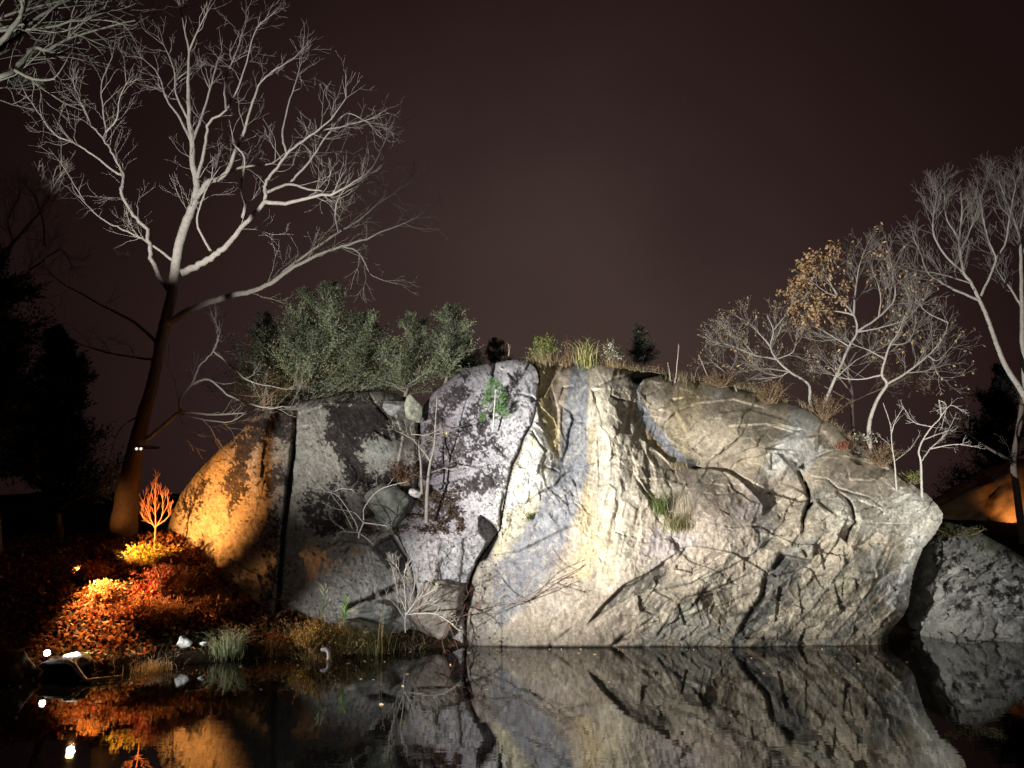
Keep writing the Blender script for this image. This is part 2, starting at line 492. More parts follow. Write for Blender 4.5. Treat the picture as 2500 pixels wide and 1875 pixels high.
mL = inside(SLAB_L); mG = inside(SLAB_G); mD = inside(DOME); mC = inside(CLIFF); mR = inside(BOULD_R) & ~mC
D = tps(CP['M'], U, V)
D = np.where(mL, tps(CP['L'], U, V), D)
DR = tps(CP['R'], U, V)

# masks for character of the rock
wx = fbm(U / 90, V / 90, 3, 21) * 26; wy = fbm(U / 90 + 50, V / 90, 3, 22) * 26      # domain warp
m_right = sstep(1750, 2000, U + 0.35 * (V - 1200)); m_low = sstep(1330, 1480, V) * sstep(1480, 1640, U)
m_frac = np.clip(np.maximum(m_right * sstep(1130, 1240, V), m_low), 0, 1)
m_prow = sstep(1195, 1215, U) * (1 - sstep(1375, 1420, U - 0.2 * (V - 1100))) * (1 - sstep(1280, 1340, V))
m_butt = sstep(1380, 1420, U) * (1 - sstep(1560, 1640, U - 0.3 * (V - 1000))) * (1 - sstep(1330, 1430, V))

# fractured facets: tilted cells, stretched along the bedding (rising to the right)
def facets(size, stretch, ang, amp, tilt, seed):
    ca, sa = math.cos(ang), math.sin(ang)
    a = ((U + wx) * ca + (V + wy) * sa) / (size * stretch); b_ = (-(U + wx) * sa + (V + wy) * ca) / size
    f1, f2, cid, bx, by = voronoi(a, b_, seed)
    h = _LUT[cid] * amp + bx * _LUT[(cid * 3 + 5) & 1023] * tilt + by * _LUT[(cid * 5 + 1) & 1023] * tilt
    return h, np.clip(f2 - f1, 0, 1)


h1, e1 = facets(52, 1.9, R(-32), 0.060, 0.16, 3)
h2, e2 = facets(21, 1.8, R(-30), 0.030, 0.08, 5)
h3, e3 = facets(95, 1.5, R(-20), 0.05, 0.16, 8)
D = D + m_frac * (0.55 * h1 + 0.55 * h2 + 0.75 * h3 - 0.020 * (1 - sstep(0, 0.10, e1)))
h4, e4 = facets(46, 1.8, R(78), 0.022, 0.085, 12)
h5, e5 = facets(16, 2.2, R(70), 0.014, 0.040, 14)
D = D + (m_prow * 1.5 + m_butt * 0.8) * (h4 + h5)
m_bulge = sstep(1500, 1600, U) * (1 - m_frac)
h6, e6 = facets(120, 1.4, R(20), 0.02, 0.10, 31)
D = D + m_bulge * (h6 * 0.8 + 0.012 * h2 / 0.03)
m_left = (U < 1225)
D = D + np.where(m_left, 0.4 * h3 + 0.25 * h2 * 0.6 + 0.03 * fbm(U / 24, V / 24, 4, 41), 0)
# general relief
big_f = fbm((U * .82 + V * .57 + .6 * wx) / 120, (-U * .57 + V * .82) / 300, 3, 53, .5)
D = D + 0.27 * big_f * sstep(1560, 1750, U)
D = D + 0.075 * fbm((U + wx) / 70, (V + wy) / 95, 5, 51, 0.55) + 0.016 * fbm(U / 9, V / 12, 3, 61)
# vertical fluting on the buttress and soft folds on the upper right
D = D + m_butt * 0.050 * fbm((U + 0.25 * V) / 14, V / 160, 3, 71)
m_cap = sstep(1590, 1680, U) * (1 - sstep(1130, 1190, V))
fold = fbm((U * 0.75 + V * 0.65) / 46, (-U * 0.65 + V * 0.75) / 210, 3, 81, 0.45)
D = D + m_cap * 0.12 * fold
m_streak = m_frac * 0.035
D = D + m_streak * fbm((U * 0.55 + V * 0.83) / 13, (-U * 0.83 + V * 0.55) / 90, 3, 91)


crack_dark = np.zeros(U.shape)  # dirt in the cracks, and the trunk's shadow band between the slabs


def crack(pl, w, depth, taper=True):
    sl, d, t, s = pl_dist(pl, w * 4)
    d = np.abs(d + 1.3 * fbm(U[sl] / 9, V[sl] / 9, 2, 77) * (d < 15))
    w = w * 0.66; depth = depth * (0.8 if pl[0][0] < 1280 or w > 6.5 else 0.48)
    k = np.exp(-(d / w) ** 2)
    w = w  # width in photo px
    if taper: k = k * (0.35 + 0.65 * np.sin(np.clip(t, 0.03, 0.97) * math.pi))
    D[sl] += depth * k
    crack_dark[sl] = np.maximum(crack_dark[sl], k)


def step(pl, amp, L, w=2.5):
    """left side (as the line runs, seen in the photo) stands proud of the right side by amp metres, fading over L"""
    sl, d, t, s = pl_dist(pl, L * 3)
    sd = s * d
    endm = sstep(0, 0.12, t) * (1 - sstep(0.88, 1, t))
    k = np.where(sd > 0, 1 - 0.0 * sd, 0)
    k = sstep(-w, w, sd) - 0.5
    D[sl] += (0.72 if pl[0][0] > 1500 else 1.0) * amp * k * np.exp(-(d / L)) * endm


def hollow(poly, depth, soft=6):
    poly = np.asarray(poly, float)
    pl = np.vstack([poly, poly[:1]])
    sl, d, t, s = pl_dist(pl, soft * 3)
    ins = inside(poly, U[sl], V[sl])
    D[sl] += depth * np.where(ins, sstep(0, soft, d), 0)


# cracks and edges read off the cliff, and the trunk's shadow band
cracks = [
 ([(1256, 960), (1276, 964), (1295, 967), (1308, 978)], 4, .22), ([(1308, 1001), (1297, 1037), (1279, 1067), (1265, 1110), (1252, 1132), (1238, 1190), (1228, 1250), (1222, 1290)], 8, .42),
 ([(1295, 1044), (1306, 1064), (1322, 1091)], 3, .14), ([(1295, 884), (1283, 906)], 4, .2),
 ([(1399, 943), (1376, 947), (1367, 972)], 3.5, .25), ([(1374, 1123), (1385, 1096), (1390, 1055), (1400, 1026), (1394, 1006), (1376, 992)], 5, .35),
 ([(1403, 1128), (1390, 1148), (1369, 1168), (1358, 1184), (1308, 1209), (1268, 1241), (1240, 1268)], 4, .22), ([(1308, 1132), (1342, 1143), (1367, 1152)], 3, .14),
 ([(1400, 1030), (1440, 1034)], 2.5, .08), ([(1462, 942), (1498, 926), (1539, 915), (1570, 906)], 5, .35), ([(1494, 947), (1492, 965), (1510, 975), (1535, 978)], 3.5, .16),
 ([(1550, 1161), (1568, 1191), (1586, 1216), (1612, 1250)], 5, .3), ([(1566, 972), (1600, 955), (1627, 941)], 2.5, .09), ([(1651, 1004), (1676, 997), (1690, 990)], 3, .12),
 ([(1726, 1130), (1778, 1092), (1810, 1063), (1832, 1027)], 3, .13), ([(1697, 1205), (1760, 1207), (1828, 1203)], 2.2, .06),
 ([(1950, 1155), (1966, 1182), (1977, 1216), (1970, 1246), (1961, 1270), (1962, 1295), (1938, 1329)], 7, .55), ([(1952, 1156), (1970, 1185), (1980, 1210)], 4, .3),
 ([(1873, 977), (1893, 971), (1915, 976)], 4, .3), ([(2006, 1000), (2008, 1023), (1999, 1052), (1998, 1108)], 3, .1), ([(1983, 1122), (2013, 1108), (2044, 1097)], 3, .16),
 ([(1972, 1163), (2020, 1170), (2042, 1192), (2076, 1203), (2121, 1215), (2153, 1237)], 3.5, .18), ([(2044, 1199), (2067, 1217), (2080, 1237), (2087, 1271), (2090, 1287), (2071, 1325)], 6, .38),
 ([(2094, 1278), (2160, 1280), (2239, 1280)], 2.5, .08), ([(1876, 1395), (1868, 1430), (1863, 1460), (1840, 1487), (1815, 1530), (1795, 1566)], 11, .35),
 ([(1908, 1349), (1895, 1380), (1876, 1400)], 9, .3), ([(1960, 1340), (1972, 1362)], 5, .3), ([(1684, 1320), (1660, 1358), (1640, 1376)], 3, .16),
 ([(1553, 1449), (1620, 1438), (1689, 1424), (1779, 1370)], 3.5, .12), ([(1644, 1465), (1734, 1444), (1790, 1420), (1847, 1390)], 3.5, .14), ([(1560, 1500), (1590, 1470)], 4, .15), ([(1640, 1500), (1600, 1560)], 4, .16),
 ([(1180, 1355), (1268, 1345), (1320, 1320), (1380, 1290), (1436, 1270)], 3, .16), ([(1285, 1345), (1300, 1300)], 2, .05), ([(1400, 1530), (1360, 1560)], 3.5, .14), ([(1345, 1575), (1352, 1600)], 8, .4),
 ([(1170, 1370), (1152, 1405), (1140, 1450), (1136, 1500), (1138, 1580)], 7, .6), ([(1221, 1295), (1222, 1240), (1231, 1195)], 3.5, .25), ([(1204, 930), (1203, 911), (1211, 884)], 4.5, .4), 
 ([(1497, 1577), (1512, 1562), (1528, 1550)], 8, .35),
 ([(724, 985), (716, 1090), (704, 1180), (690, 1300), (682, 1400), (674, 1500), (674, 1600)], 7, .55), ([(1022, 1000), (1024, 1060), (1022, 1130), (1019, 1190)], 10, .5),  # first line carves the trunk's shadow band in as a gap
 ([(1130, 1200), (1150, 1130), (1170, 1060), (1190, 990)], 3, .07), ([(900, 958), (915, 985), (945, 1020), (965, 1050)], 3.5, .14), ([(1010, 1420), (1030, 1500), (1038, 1600)], 7, .4),
 ([(1020, 1190), (1060, 1185), (1110, 1175), (1150, 1160)], 4, .12), ([(850, 1480), (900, 1465), (950, 1440), (1000, 1420)], 9, .45),
]
for pl, w, dp in cracks:
    crack(pl, w, dp)
# ledges: left-hand side of the running line stands proud
steps = [
 ([(1676, 1146), (1703, 1143), (1740, 1144), (1776, 1151), (1805, 1169), (1834, 1196), (1853, 1216), (1864, 1234), (1862, 1262)], -0.45, 26), ([(1534, 997), (1545, 1028), (1555, 1051), (1568, 1071), (1602, 1096), (1622, 1114), (1660, 1140)], -0.20, 24),
 ([(1310, 885), (1317, 926), (1310, 978), (1318, 1030), (1340, 1080), (1366, 1130)], -0.12, 26), ([(1778, 1149), (1792, 1130), (1812, 1119), (1848, 1115), (1884, 1103)], 0.22, 18),
 ([(1862, 1203), (1900, 1210), (1950, 1225), (1978, 1222)], -0.2, 22), ([(1893, 1103), (1920, 1125), (1948, 1160), (1975, 1215)], -0.16, 20), 
 ([(1430, 1530), (1463, 1485), (1522, 1428), (1585, 1397), (1621, 1370), (1660, 1345)], 0.16, 18), ([(2053, 1115), (2112, 1122), (2173, 1143)], 0.2, 22), ([(2164, 1158), (2128, 1176), (2074, 1172)], 0.12, 18),
 ([(1378, 884), (1350, 930), (1324, 974)], 0.18, 14), ([(1690, 1330), (1790, 1350), (1850, 1385), (1876, 1400)], -0.10, 20), ([(2240, 1330), (2200, 1400), (2190, 1450)], 0.1, 20),
 ([(2150, 1500), (2190, 1440), (2215, 1400)], -0.16, 22), ([(1950, 1565), (2050, 1556), (2160, 1565)], 0.08, 10), ([(860, 1490), (930, 1450), (1000, 1400)], 0.22, 20),
 ([(780, 1350), (830, 1320), (900, 1330), (960, 1400)], -0.18, 26),
 ([(1560, 1512), (1640, 1470), (1740, 1440), (1850, 1392)], 0.08, 16), ([(1590, 1552), (1660, 1508), (1760, 1478), (1838, 1446)], 0.08, 16), ([(1480, 1580), (1560, 1530), (1600, 1500)], 0.07, 14), ([(1640, 1570), (1720, 1535), (1820, 1500)], 0.07, 16),
 ([(1690, 1424), (1780, 1385), (1840, 1350), (1900, 1300)], 0.14, 18), ([(1900, 1570), (1990, 1480), (2070, 1370), (2110, 1300)], 0.07, 34), ([(2010, 1580), (2100, 1480), (2160, 1380), (2190, 1300)], 0.06, 34), ([(1985, 1400), (2040, 1330), (2075, 1250)], 0.14, 26),
 ([(2240, 1205), (2190, 1250), (2170, 1320), (2130, 1400)], -0.10, 30), ([(1650, 1004), (1700, 985), (1790, 975), (1880, 1000)], 0.10, 26), ([(1700, 1075), (1780, 1040), (1870, 1035), (1960, 1062)], 0.12, 26), ([(1740, 1010), (1830, 1000), (1930, 1030)], -0.09, 24), ([(870, 1080), (910, 1050), (960, 1080)], -0.10, 20),
]
for pl, a, L in steps:
    step(pl, a, L)
for poly, dp, so in [
  ([(1166, 1262), (1175, 1255), (1205, 1275), (1220, 1290), (1222, 1310), (1205, 1340), (1190, 1368), (1155, 1378), (1180, 1335), (1185, 1322), (1168, 1300)], 0.75, 7),
  ([(1227, 956), (1250, 967), (1236, 985), (1226, 1000)], 0.45, 5), ([(1532, 916), (1550, 908), (1585, 908), (1625, 914), (1590, 922), (1572, 926), (1560, 940), (1546, 936)], 1.6, 4),
  ([(1681, 1143), (1695, 1136), (1722, 1141), (1700, 1148)], 0.6, 4), ([(1984, 1221), (1988, 1230), (1974, 1246), (1966, 1240)], 0.5, 4), ([(1949, 1140), (1962, 1128), (1970, 1140), (1962, 1150)], 0.4, 4),
  ([(1425, 1532), (1463, 1487), (1522, 1430), (1544, 1424), (1585, 1399), (1621, 1372), (1635, 1386), (1632, 1408), (1599, 1438), (1553, 1453), (1477, 1494)], 0.09, 5),
  ([(1908, 1349), (1987, 1367), (1950, 1395), (1894, 1412), (1878, 1400)], 0.22, 8), ([(2042, 1305), (2088, 1275), (2068, 1326)], 0.30, 4), ([(1840, 1490), (1905, 1500), (1850, 1560), (1800, 1566)], 0.12, 8),
  ([(1615, 1245), (1650, 1250), (1645, 1270), (1625, 1265)], 0.35, 5), ([(1862, 1203), (1882, 1201), (1880, 1209)], 0.4, 3), ([(900, 1330), (960, 1300), (1010, 1370), (1000, 1410), (940, 1380)], 0.8, 14),
  ([(1930, 1110), (1985, 1170), (1978, 1216), (1900, 1180)], 0.08, 10)]:
    hollow(poly, dp, so)
# flat broken faces, each tilted its own way
def facet(poly, tx, ty, soft=5):
    poly = np.asarray(poly, float); pl = np.vstack([poly, poly[:1]]); c = poly.mean(0)
    sl, d, t, s = pl_dist(pl, soft * 3)
    x, y = U[sl], V[sl]
    m = np.where(inside(poly, x, y), sstep(0, soft, d + 1.5 * n_edge[sl]), 0)
    D[sl] += m * (tx * (x - c[0]) + ty * (y - c[1]) + 0.03)


n_edge = fbm(U / 11, V / 11, 2, 71)
for poly, tx, ty in [
  ([(1884, 1103), (1930, 1110), (1985, 1170), (1978, 1216), (1930, 1190), (1900, 1150)], .0042, -.001), ([(2053, 1115), (2112, 1122), (2173, 1145), (2164, 1158), (2128, 1176), (2074, 1172), (2069, 1149)], .003, -.006),
  ([(2042, 1296), (2058, 1281), (2088, 1275), (2090, 1290), (2068, 1326)], .007, 0), ([(1880, 1104), (1893, 1100), (1930, 1138), (1918, 1150), (1878, 1148)], -.005, 0), ([(1778, 1149), (1812, 1119), (1860, 1130), (1880, 1150), (1866, 1196), (1810, 1165)], .0015, -.005),
  ([(1310, 893), (1340, 900), (1352, 950), (1366, 1000), (1368, 1060), (1350, 1080), (1328, 1010), (1314, 960)], .003, 0), ([(1314, 886), (1370, 887), (1376, 892), (1345, 930), (1318, 905)], .003, -.002), ([(1370, 992), (1394, 1010), (1398, 1030), (1385, 1090), (1365, 1050)], -.003, 0),
  ([(1610, 1040), (1650, 1000), (1680, 1060), (1716, 1120), (1690, 1108), (1645, 1085)], .001, -.0025), ([(1606, 1000), (1640, 972), (1672, 968), (1650, 990), (1622, 1004)], .003, -.004), ([(1860, 1096), (1930, 1072), (1996, 1060), (1992, 1104), (1900, 1100)], -.003, .001),
  ([(1800, 1062), (1900, 1034), (1960, 1048), (1900, 1078), (1810, 1104)], .0015, -.0035), ([(1740, 1440), (1790, 1430), (1810, 1500), (1770, 1510)], .0045, 0), ([(1650, 1470), (1700, 1465), (1720, 1530), (1670, 1530)], -.003, .001), ([(1702, 1463), (1742, 1446), (1766, 1500), (1728, 1526)], .004, -.002),
  ([(1585, 1399), (1621, 1372), (1640, 1395), (1628, 1412), (1595, 1430)], .004, 0), ([(1905, 1350), (1985, 1367), (1960, 1400), (1900, 1412), (1880, 1400)], .001, -.005), ([(1560, 1168), (1620, 1165), (1678, 1182), (1640, 1240), (1602, 1238)], -.0025, .001),
  ([(1990, 1225), (2030, 1200), (2070, 1225), (2082, 1270), (2040, 1262)], -.003, .001), ([(2090, 1215), (2150, 1240), (2180, 1275), (2098, 1274)], .002, -.003), ([(1640, 1340), (1690, 1330), (1780, 1352), (1690, 1400), (1650, 1390)], .0012, .003), ([(1556, 1452), (1600, 1442), (1640, 1462), (1590, 1500), (1560, 1490)], -.003, .002),
  ([(1440, 1540), (1480, 1500), (1560, 1500), (1540, 1560), (1470, 1575)], .002, .001), ([(1830, 1300), (1905, 1310), (1930, 1335), (1890, 1350), (1840, 1340)], .002, -.003), ([(2000, 1340), (2060, 1330), (2066, 1380), (2010, 1395)], -.003, 0), ([(2075, 1335), (2130, 1340), (2140, 1400), (2085, 1400)], .003, .001),
  ([(1960, 1410), (2020, 1400), (2040, 1470), (1980, 1490)], .003, -.001), ([(1900, 1430), (1950, 1420), (1960, 1500), (1890, 1520)], -.0035, 0), ([(2030, 1410), (2090, 1410), (2100, 1480), (2050, 1490)], -.002, .002), ([(1700, 930), (1760, 942), (1740, 975), (1690, 965)], -.001, -.003),
  ([(720, 1010), (800, 985), (960, 990), (985, 1070), (960, 1200), (860, 1290), (720, 1300)], .0002, -.0009), ([(1440, 950), (1475, 945), (1500, 1000), (1470, 1040)], -.003, 0), ([(1490, 985), (1530, 1000), (1545, 1060), (1510, 1060)], .003, 0), ([(1560, 1085), (1610, 1105), (1650, 1150), (1600, 1150)], .002, -.002),
  ([(1455, 1060), (1490, 1060), (1495, 1180), (1460, 1190)], -.0035, 0), ([(1500, 1080), (1540, 1090), (1560, 1160), (1515, 1190)], .0025, .0005)]:
    facet(poly, tx, ty)
# tiny undercut along the waterline
D += 0.10 * np.exp(-((V - 1583) / 5.0) ** 2)

# round the skyline edges away from the viewer
def round_edge(Dm, outline, mask, w, Rr, keep):
    pl = np.asarray(outline, float)
    sl, d, t, s = pl_dist(pl, w * 2)
    k = np.clip(1 - d / w, 0, 1)
    Dm[sl] += np.where(mask[sl], Rr * (1 - np.sqrt(1 - np.clip(k, 0, 0.98) ** 2)), 0)


allm = mL | mG | mD | mC
round_edge(D, SLAB_L[:13], mL, 26, 0.5, None)
round_edge(D, SLAB_G[:11], mG, 34, 0.7, None)
round_edge(D, DOME[:13], mD, 36, 0.7, None)
round_edge(D, CLIFF[:28], mC, 30, 0.6, None)
round_edge(D, CLIFF[26:42], mC, 34, 0.45, None)
DR += 1.1 * h3 + 1.6 * h2 + 1.0 * h1 + 0.10 * fbm(U / 40, V / 40, 4, 101)
round_edge(DR, BOULD_R[:-1], mR, 40, 0.6, None)
D = np.where(mR, DR, D)

# --- pigment
def C(*c): return np.array(c)


n_big = fbm((U + wx) / 120, (V + wy) / 120, 4, 111); n_mid = fbm(U / 26, V / 26, 4, 121); n_fine = fbm(U / 6.5, V / 6.5, 3, 131)
n_spk = vnoise(U / 4.4 + wx * .05, V / 4.4, seed=141) + 0.7 * vnoise(U / 2.6, V / 2.6, seed=142)
n_blob = fbm((U + .4 * wx) / 15, (V + .4 * wy) / 15, 3, 151, .65)
K = np.zeros(U.shape + (3,))
K[:] = C(0.365, 0.305, 0.235)


def mixc(col, m):
    global K
    m = np.clip(m, 0, 1)[..., None]
    K = K * (1 - m) + np.asarray(col) * m


mixc((0.30, 0.25, 0.195), 0.8 * sstep(0.0, 0.5, n_big)); mixc((0.42, 0.37, 0.31), 0.7 * sstep(0.05, 0.5, -n_big))


def stain(pl, w0, w1, col, amt, soft=0.5, nz=0.5, seed=200):
    sl, d, t, s = pl_dist(pl, max(w0, w1) * 2)
    w = w0 + (w1 - w0) * t
    dd = d / w + nz * (0.6 * n_mid[sl] + 0.35 * n_big[sl])
    m = np.zeros(U.shape); m[sl] = (1 - sstep(1 - soft, 1 + soft, dd))
    mixc(col, amt * m)


def patch(poly, col, amt, soft=14, nz=10):
    pl = np.vstack([poly, poly[:1]])
    sl, d, t, s = pl_dist(pl, soft * 3 + nz * 2)
    sd = np.where(inside(poly, U[sl], V[sl]), d, -d) + nz * (n_mid[sl] * 1.2 + n_blob[sl] * .8)
    m = np.zeros(U.shape); m[sl] = sstep(-soft, soft, sd)
    mixc(col, amt * m)
    return m


is_M = U > 1200
# upper right: brown, ochre left flank
mixc((0.30, 0.255, 0.18), 0.75 * m_cap); mixc((0.40, 0.32, 0.18), 0.8 * m_cap * (1 - sstep(1640, 1760, U + 0.5 * (V - 1000))))
mixc((0.38, 0.385, 0.36), 0.75 * m_cap * sstep(0.05, 0.4, fold) * sstep(1700, 1790, U))
mixc((0.12, 0.115, 0.10), 0.55 * m_cap * sstep(0.28, 0.6, -fbm((U * .95 - V * .3) / 50, (U * .3 + V * .95) / 14, 3, 161)) * sstep(1720, 1800, U))
# buttress: cream with ochre runs
mixc((0.48, 0.425, 0.33), 0.9 * m_butt)
stain([(1470, 960), (1480, 1060), (1500, 1200), (1490, 1420)], 38, 34, (0.60, 0.545, 0.43), 0.7)
stain([(1560, 1000), (1600, 1070), (1650, 1110)], 22, 14, (0.42, 0.31, 0.15), 0.7)
stain([(1425, 1060), (1415, 1180), (1440, 1330), (1420, 1390)], 26, 24, (0.50, 0.40, 0.22), 0.7)
stain([(1480, 1290), (1482, 1400)], 26, 26, (0.46, 0.385, 0.24), 0.6)
# prow: white lichen crust
mw = m_prow * (1 - sstep(1300, 1322, U)) + m_prow * sstep(1010, 1060, V) * (1 - sstep(1345, 1380, U))
mixc((0.58, 0.575, 0.54), 0.95 * mw)
mixc((0.58, 0.53, 0.40), 0.8 * mw * sstep(1040, 1100, V) * sstep(-0.1, 0.3, n_mid + 0.3 * n_big))
stain([(1318, 890), (1326, 960), (1345, 1040), (1362, 1100)], 18, 16, (0.44, 0.35, 0.17), 0.85)
stain([(1345, 890), (1345, 930)], 22, 20, (0.34, 0.27, 0.17), 0.8)
patch(np.array([(1225, 1290), (1270, 1250), (1350, 1190), (1365, 1210), (1320, 1290), (1310, 1340), (1190, 1365)]), (0.50, 0.45, 0.31), 0.85, 12, 6)
# grey wet run
stain([(1415, 900), (1410, 960), (1405, 1060), (1395, 1160)], 22, 38, (0.235, 0.245, 0.265), 0.95, .25, .25)
stain([(1395, 1150), (1365, 1240), (1330, 1310), (1270, 1400), (1200, 1470)], 42, 60, (0.225, 0.23, 0.25), 0.95, .3, .3)
mixc((0.30, 0.315, 0.335), patch(np.array([(1545, 936), (1561, 936), (1566, 975), (1606, 1040), (1645, 1088), (1672, 1115), (1706, 1133), (1676, 1142), (1627, 1103), (1586, 1056), (1552, 1017), (1554, 979)]), (0.30, 0.315, 0.335), 0.0, 3, 1))
patch(np.array([(1840, 1205), (1890, 1215), (1900, 1260), (1890, 1330), (1850, 1340), (1840, 1270)]), (0.42, 0.42, 0.45), 0.8, 10, 6)
# bulge: pinkish grey; lower right greenish grey and cream
mixc((0.35, 0.285, 0.235), 0.55 * m_bulge * sstep(1180, 1240, V)); mixc((0.30, 0.27, 0.285), 0.6 * m_bulge * sstep(0.1, .4, fbm(U / 70, V / 60, 3, 171)) * sstep(1180, 1240, V))
mixc((0.42, 0.365, 0.275), 0.85 * m_frac); mixc((0.26, 0.26, 0.225), 0.75 * m_frac * sstep(-0.05, 0.3, fbm((U * .6 + V * .8) / 38, (-U * .8 + V * .6) / 110, 4, 181)))
mixc((0.09, 0.085, 0.075), 0.75 * m_frac * sstep(0.18, 0.42, fbm((U * .6 + V * .8) / 22, (-U * .8 + V * .6) / 55, 4, 191)) * sstep(1380, 1520, V + 0.2 * (1900 - U)))
patch(np.array([(2180, 1190), (2262, 1205), (2304, 1250), (2300, 1290), (2240, 1360), (2225, 1440), (2190, 1440), (2215, 1330)]), (0.66, 0.64, 0.575), 0.9, 14, 8)
mixc((0.60, 0.565, 0.47), 0.75 * m_right * sstep(1200, 1225, V) * (1 - sstep(1280, 1330, V)) * sstep(1990, 2060, U))
patch(np.array([(2150, 1400), (2225, 1400), (2215, 1490), (2160, 1480)]), (0.43, 0.425, 0.41), 0.8, 16, 8)
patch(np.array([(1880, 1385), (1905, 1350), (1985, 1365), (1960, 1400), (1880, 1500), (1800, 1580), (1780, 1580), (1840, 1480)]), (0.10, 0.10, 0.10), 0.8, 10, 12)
patch(np.array([(1430, 1528), (1463, 1487), (1522, 1430), (1585, 1399), (1621, 1372), (1635, 1386), (1599, 1436), (1553, 1451), (1477, 1492)]), (0.11, 0.098, 0.08), 0.85, 5, 4)  # overhung slot painted dark, its shade put into the colour
# left rocks
mixc((0.345, 0.31, 0.27), 1.0 * (U < 1205) * 1.0)
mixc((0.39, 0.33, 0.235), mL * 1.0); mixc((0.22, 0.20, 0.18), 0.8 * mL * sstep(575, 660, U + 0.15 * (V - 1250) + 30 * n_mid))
mixc((0.40, 0.375, 0.41), 0.9 * mD * (1 - sstep(1195, 1225, U)))
mixc((0.21, 0.185, 0.215), 0.75 * mD * (1 - sstep(1120, 1215, U + 0.35 * (V - 960))))  # dome's upper left painted darker to stand for twig shadows
mixc((0.33, 0.31, 0.28), 0.9 * mG)
mixc((0.42, 0.415, 0.41), 0.9 * mG * sstep(1290, 1350, V) * sstep(760, 850, U))
mixc((0.26, 0.23, 0.20), 0.6 * mL * sstep(0.0, 0.35, n_mid))
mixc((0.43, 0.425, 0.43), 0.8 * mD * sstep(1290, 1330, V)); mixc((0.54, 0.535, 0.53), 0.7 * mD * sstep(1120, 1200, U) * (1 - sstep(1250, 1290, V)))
mixc((0.30, 0.31, 0.29), 0.9 * patch(np.array([(885, 1080), (920, 1065), (955, 1080), (968, 1115), (940, 1140), (910, 1145), (890, 1120)]), (0.36, 0.37, 0.345), 0.0, 6, 5))
mixc((0.40, 0.385, 0.43), 0.6 * mD * sstep(1090, 1160, U) * (1 - sstep(1130, 1240, V)))
# ragged black blotches, leaf and twig shadows painted in among them
blotch = np.zeros(U.shape)


def blotch_area(poly, amt, soft=22):
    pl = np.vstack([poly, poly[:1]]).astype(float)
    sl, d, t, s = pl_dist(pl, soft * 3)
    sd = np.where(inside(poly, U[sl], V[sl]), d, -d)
    blotch[sl] = np.maximum(blotch[sl], amt * sstep(-soft, soft, sd))


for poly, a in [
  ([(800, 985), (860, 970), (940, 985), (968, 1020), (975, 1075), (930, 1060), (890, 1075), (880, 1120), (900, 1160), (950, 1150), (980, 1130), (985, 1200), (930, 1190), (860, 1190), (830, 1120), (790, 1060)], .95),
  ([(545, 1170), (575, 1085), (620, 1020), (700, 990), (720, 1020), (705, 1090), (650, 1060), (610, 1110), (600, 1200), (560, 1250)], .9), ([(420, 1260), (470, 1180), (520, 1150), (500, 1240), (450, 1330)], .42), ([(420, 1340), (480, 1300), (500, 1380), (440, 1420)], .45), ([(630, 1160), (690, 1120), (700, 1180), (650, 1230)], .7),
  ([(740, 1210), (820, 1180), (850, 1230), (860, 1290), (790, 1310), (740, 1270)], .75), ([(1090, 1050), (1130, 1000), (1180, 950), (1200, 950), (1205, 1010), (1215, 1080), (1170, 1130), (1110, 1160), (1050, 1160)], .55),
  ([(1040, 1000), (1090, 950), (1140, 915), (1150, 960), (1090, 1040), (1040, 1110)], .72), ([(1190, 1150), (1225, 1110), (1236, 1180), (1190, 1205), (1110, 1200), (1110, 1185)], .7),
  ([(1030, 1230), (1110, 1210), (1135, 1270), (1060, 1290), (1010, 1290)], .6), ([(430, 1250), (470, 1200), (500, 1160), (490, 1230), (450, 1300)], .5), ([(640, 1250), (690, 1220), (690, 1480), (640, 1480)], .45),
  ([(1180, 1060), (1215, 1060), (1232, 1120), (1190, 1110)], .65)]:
    blotch_area(np.array(poly, float), a)
blotch_mask = sstep(0.0, 0.16, blotch * 1.05 - 0.36 + 0.62 * n_blob + 0.36 * n_spk)
mixc((0.022, 0.017, 0.018), 0.95 * blotch_mask * (U < 1240))
n_drip = vnoise(U / 4.0, V / 10.0, seed=145) + 0.6 * vnoise(U / 2.6, V / 5.0, seed=146)
speck = np.maximum(sstep(0.28, 0.62, n_spk + 0.5 * n_mid), mL * sstep(0.32, 0.6, n_drip + 0.3 * n_mid)) * (U < 1320) * (mL | mG | mD)
mixc((0.10, 0.085, 0.085), 0.75 * speck * (0.55 + 0.45 * mD))
speck2 = sstep(0.42, 0.75, n_spk + 0.45 * n_mid) * m_prow * (1 - sstep(1260, 1300, U - 0.1 * (V - 950)))
mixc((0.13, 0.13, 0.12), 0.8 * speck2)
# right boulder: grey-green with black lichen
mixc((0.22, 0.215, 0.195), mR * 1.0); mixc((0.28, 0.28, 0.28), 0.8 * mR * sstep(2400, 2450, U) * sstep(1370, 1400, V) * (1 - sstep(1490, 1540, V)))
mixc((0.012, 0.012, 0.011), 0.92 * mR * sstep(0.08, 0.34, n_blob + 0.25 * n_big + 0.22 * n_spk + 0.05) * (1 - sstep(1480, 1560, V)) * sstep(2290, 2330, U - 0.4 * (V - 1350) + 40))
mixc((0.06, 0.075, 0.02), 0.7 * mR * (1 - sstep(1305, 1345, V - 0.2 * (U - 2300))) * sstep(-.1, .2, n_mid))
mixc((0.055, 0.075, 0.02), 0.7 * (sstep(0.25, .5, fbm(U / 40, V / 34, 3, 221)) * mC * sstep(1800, 1900, U) * sstep(1250, 1330, V)) * .5)
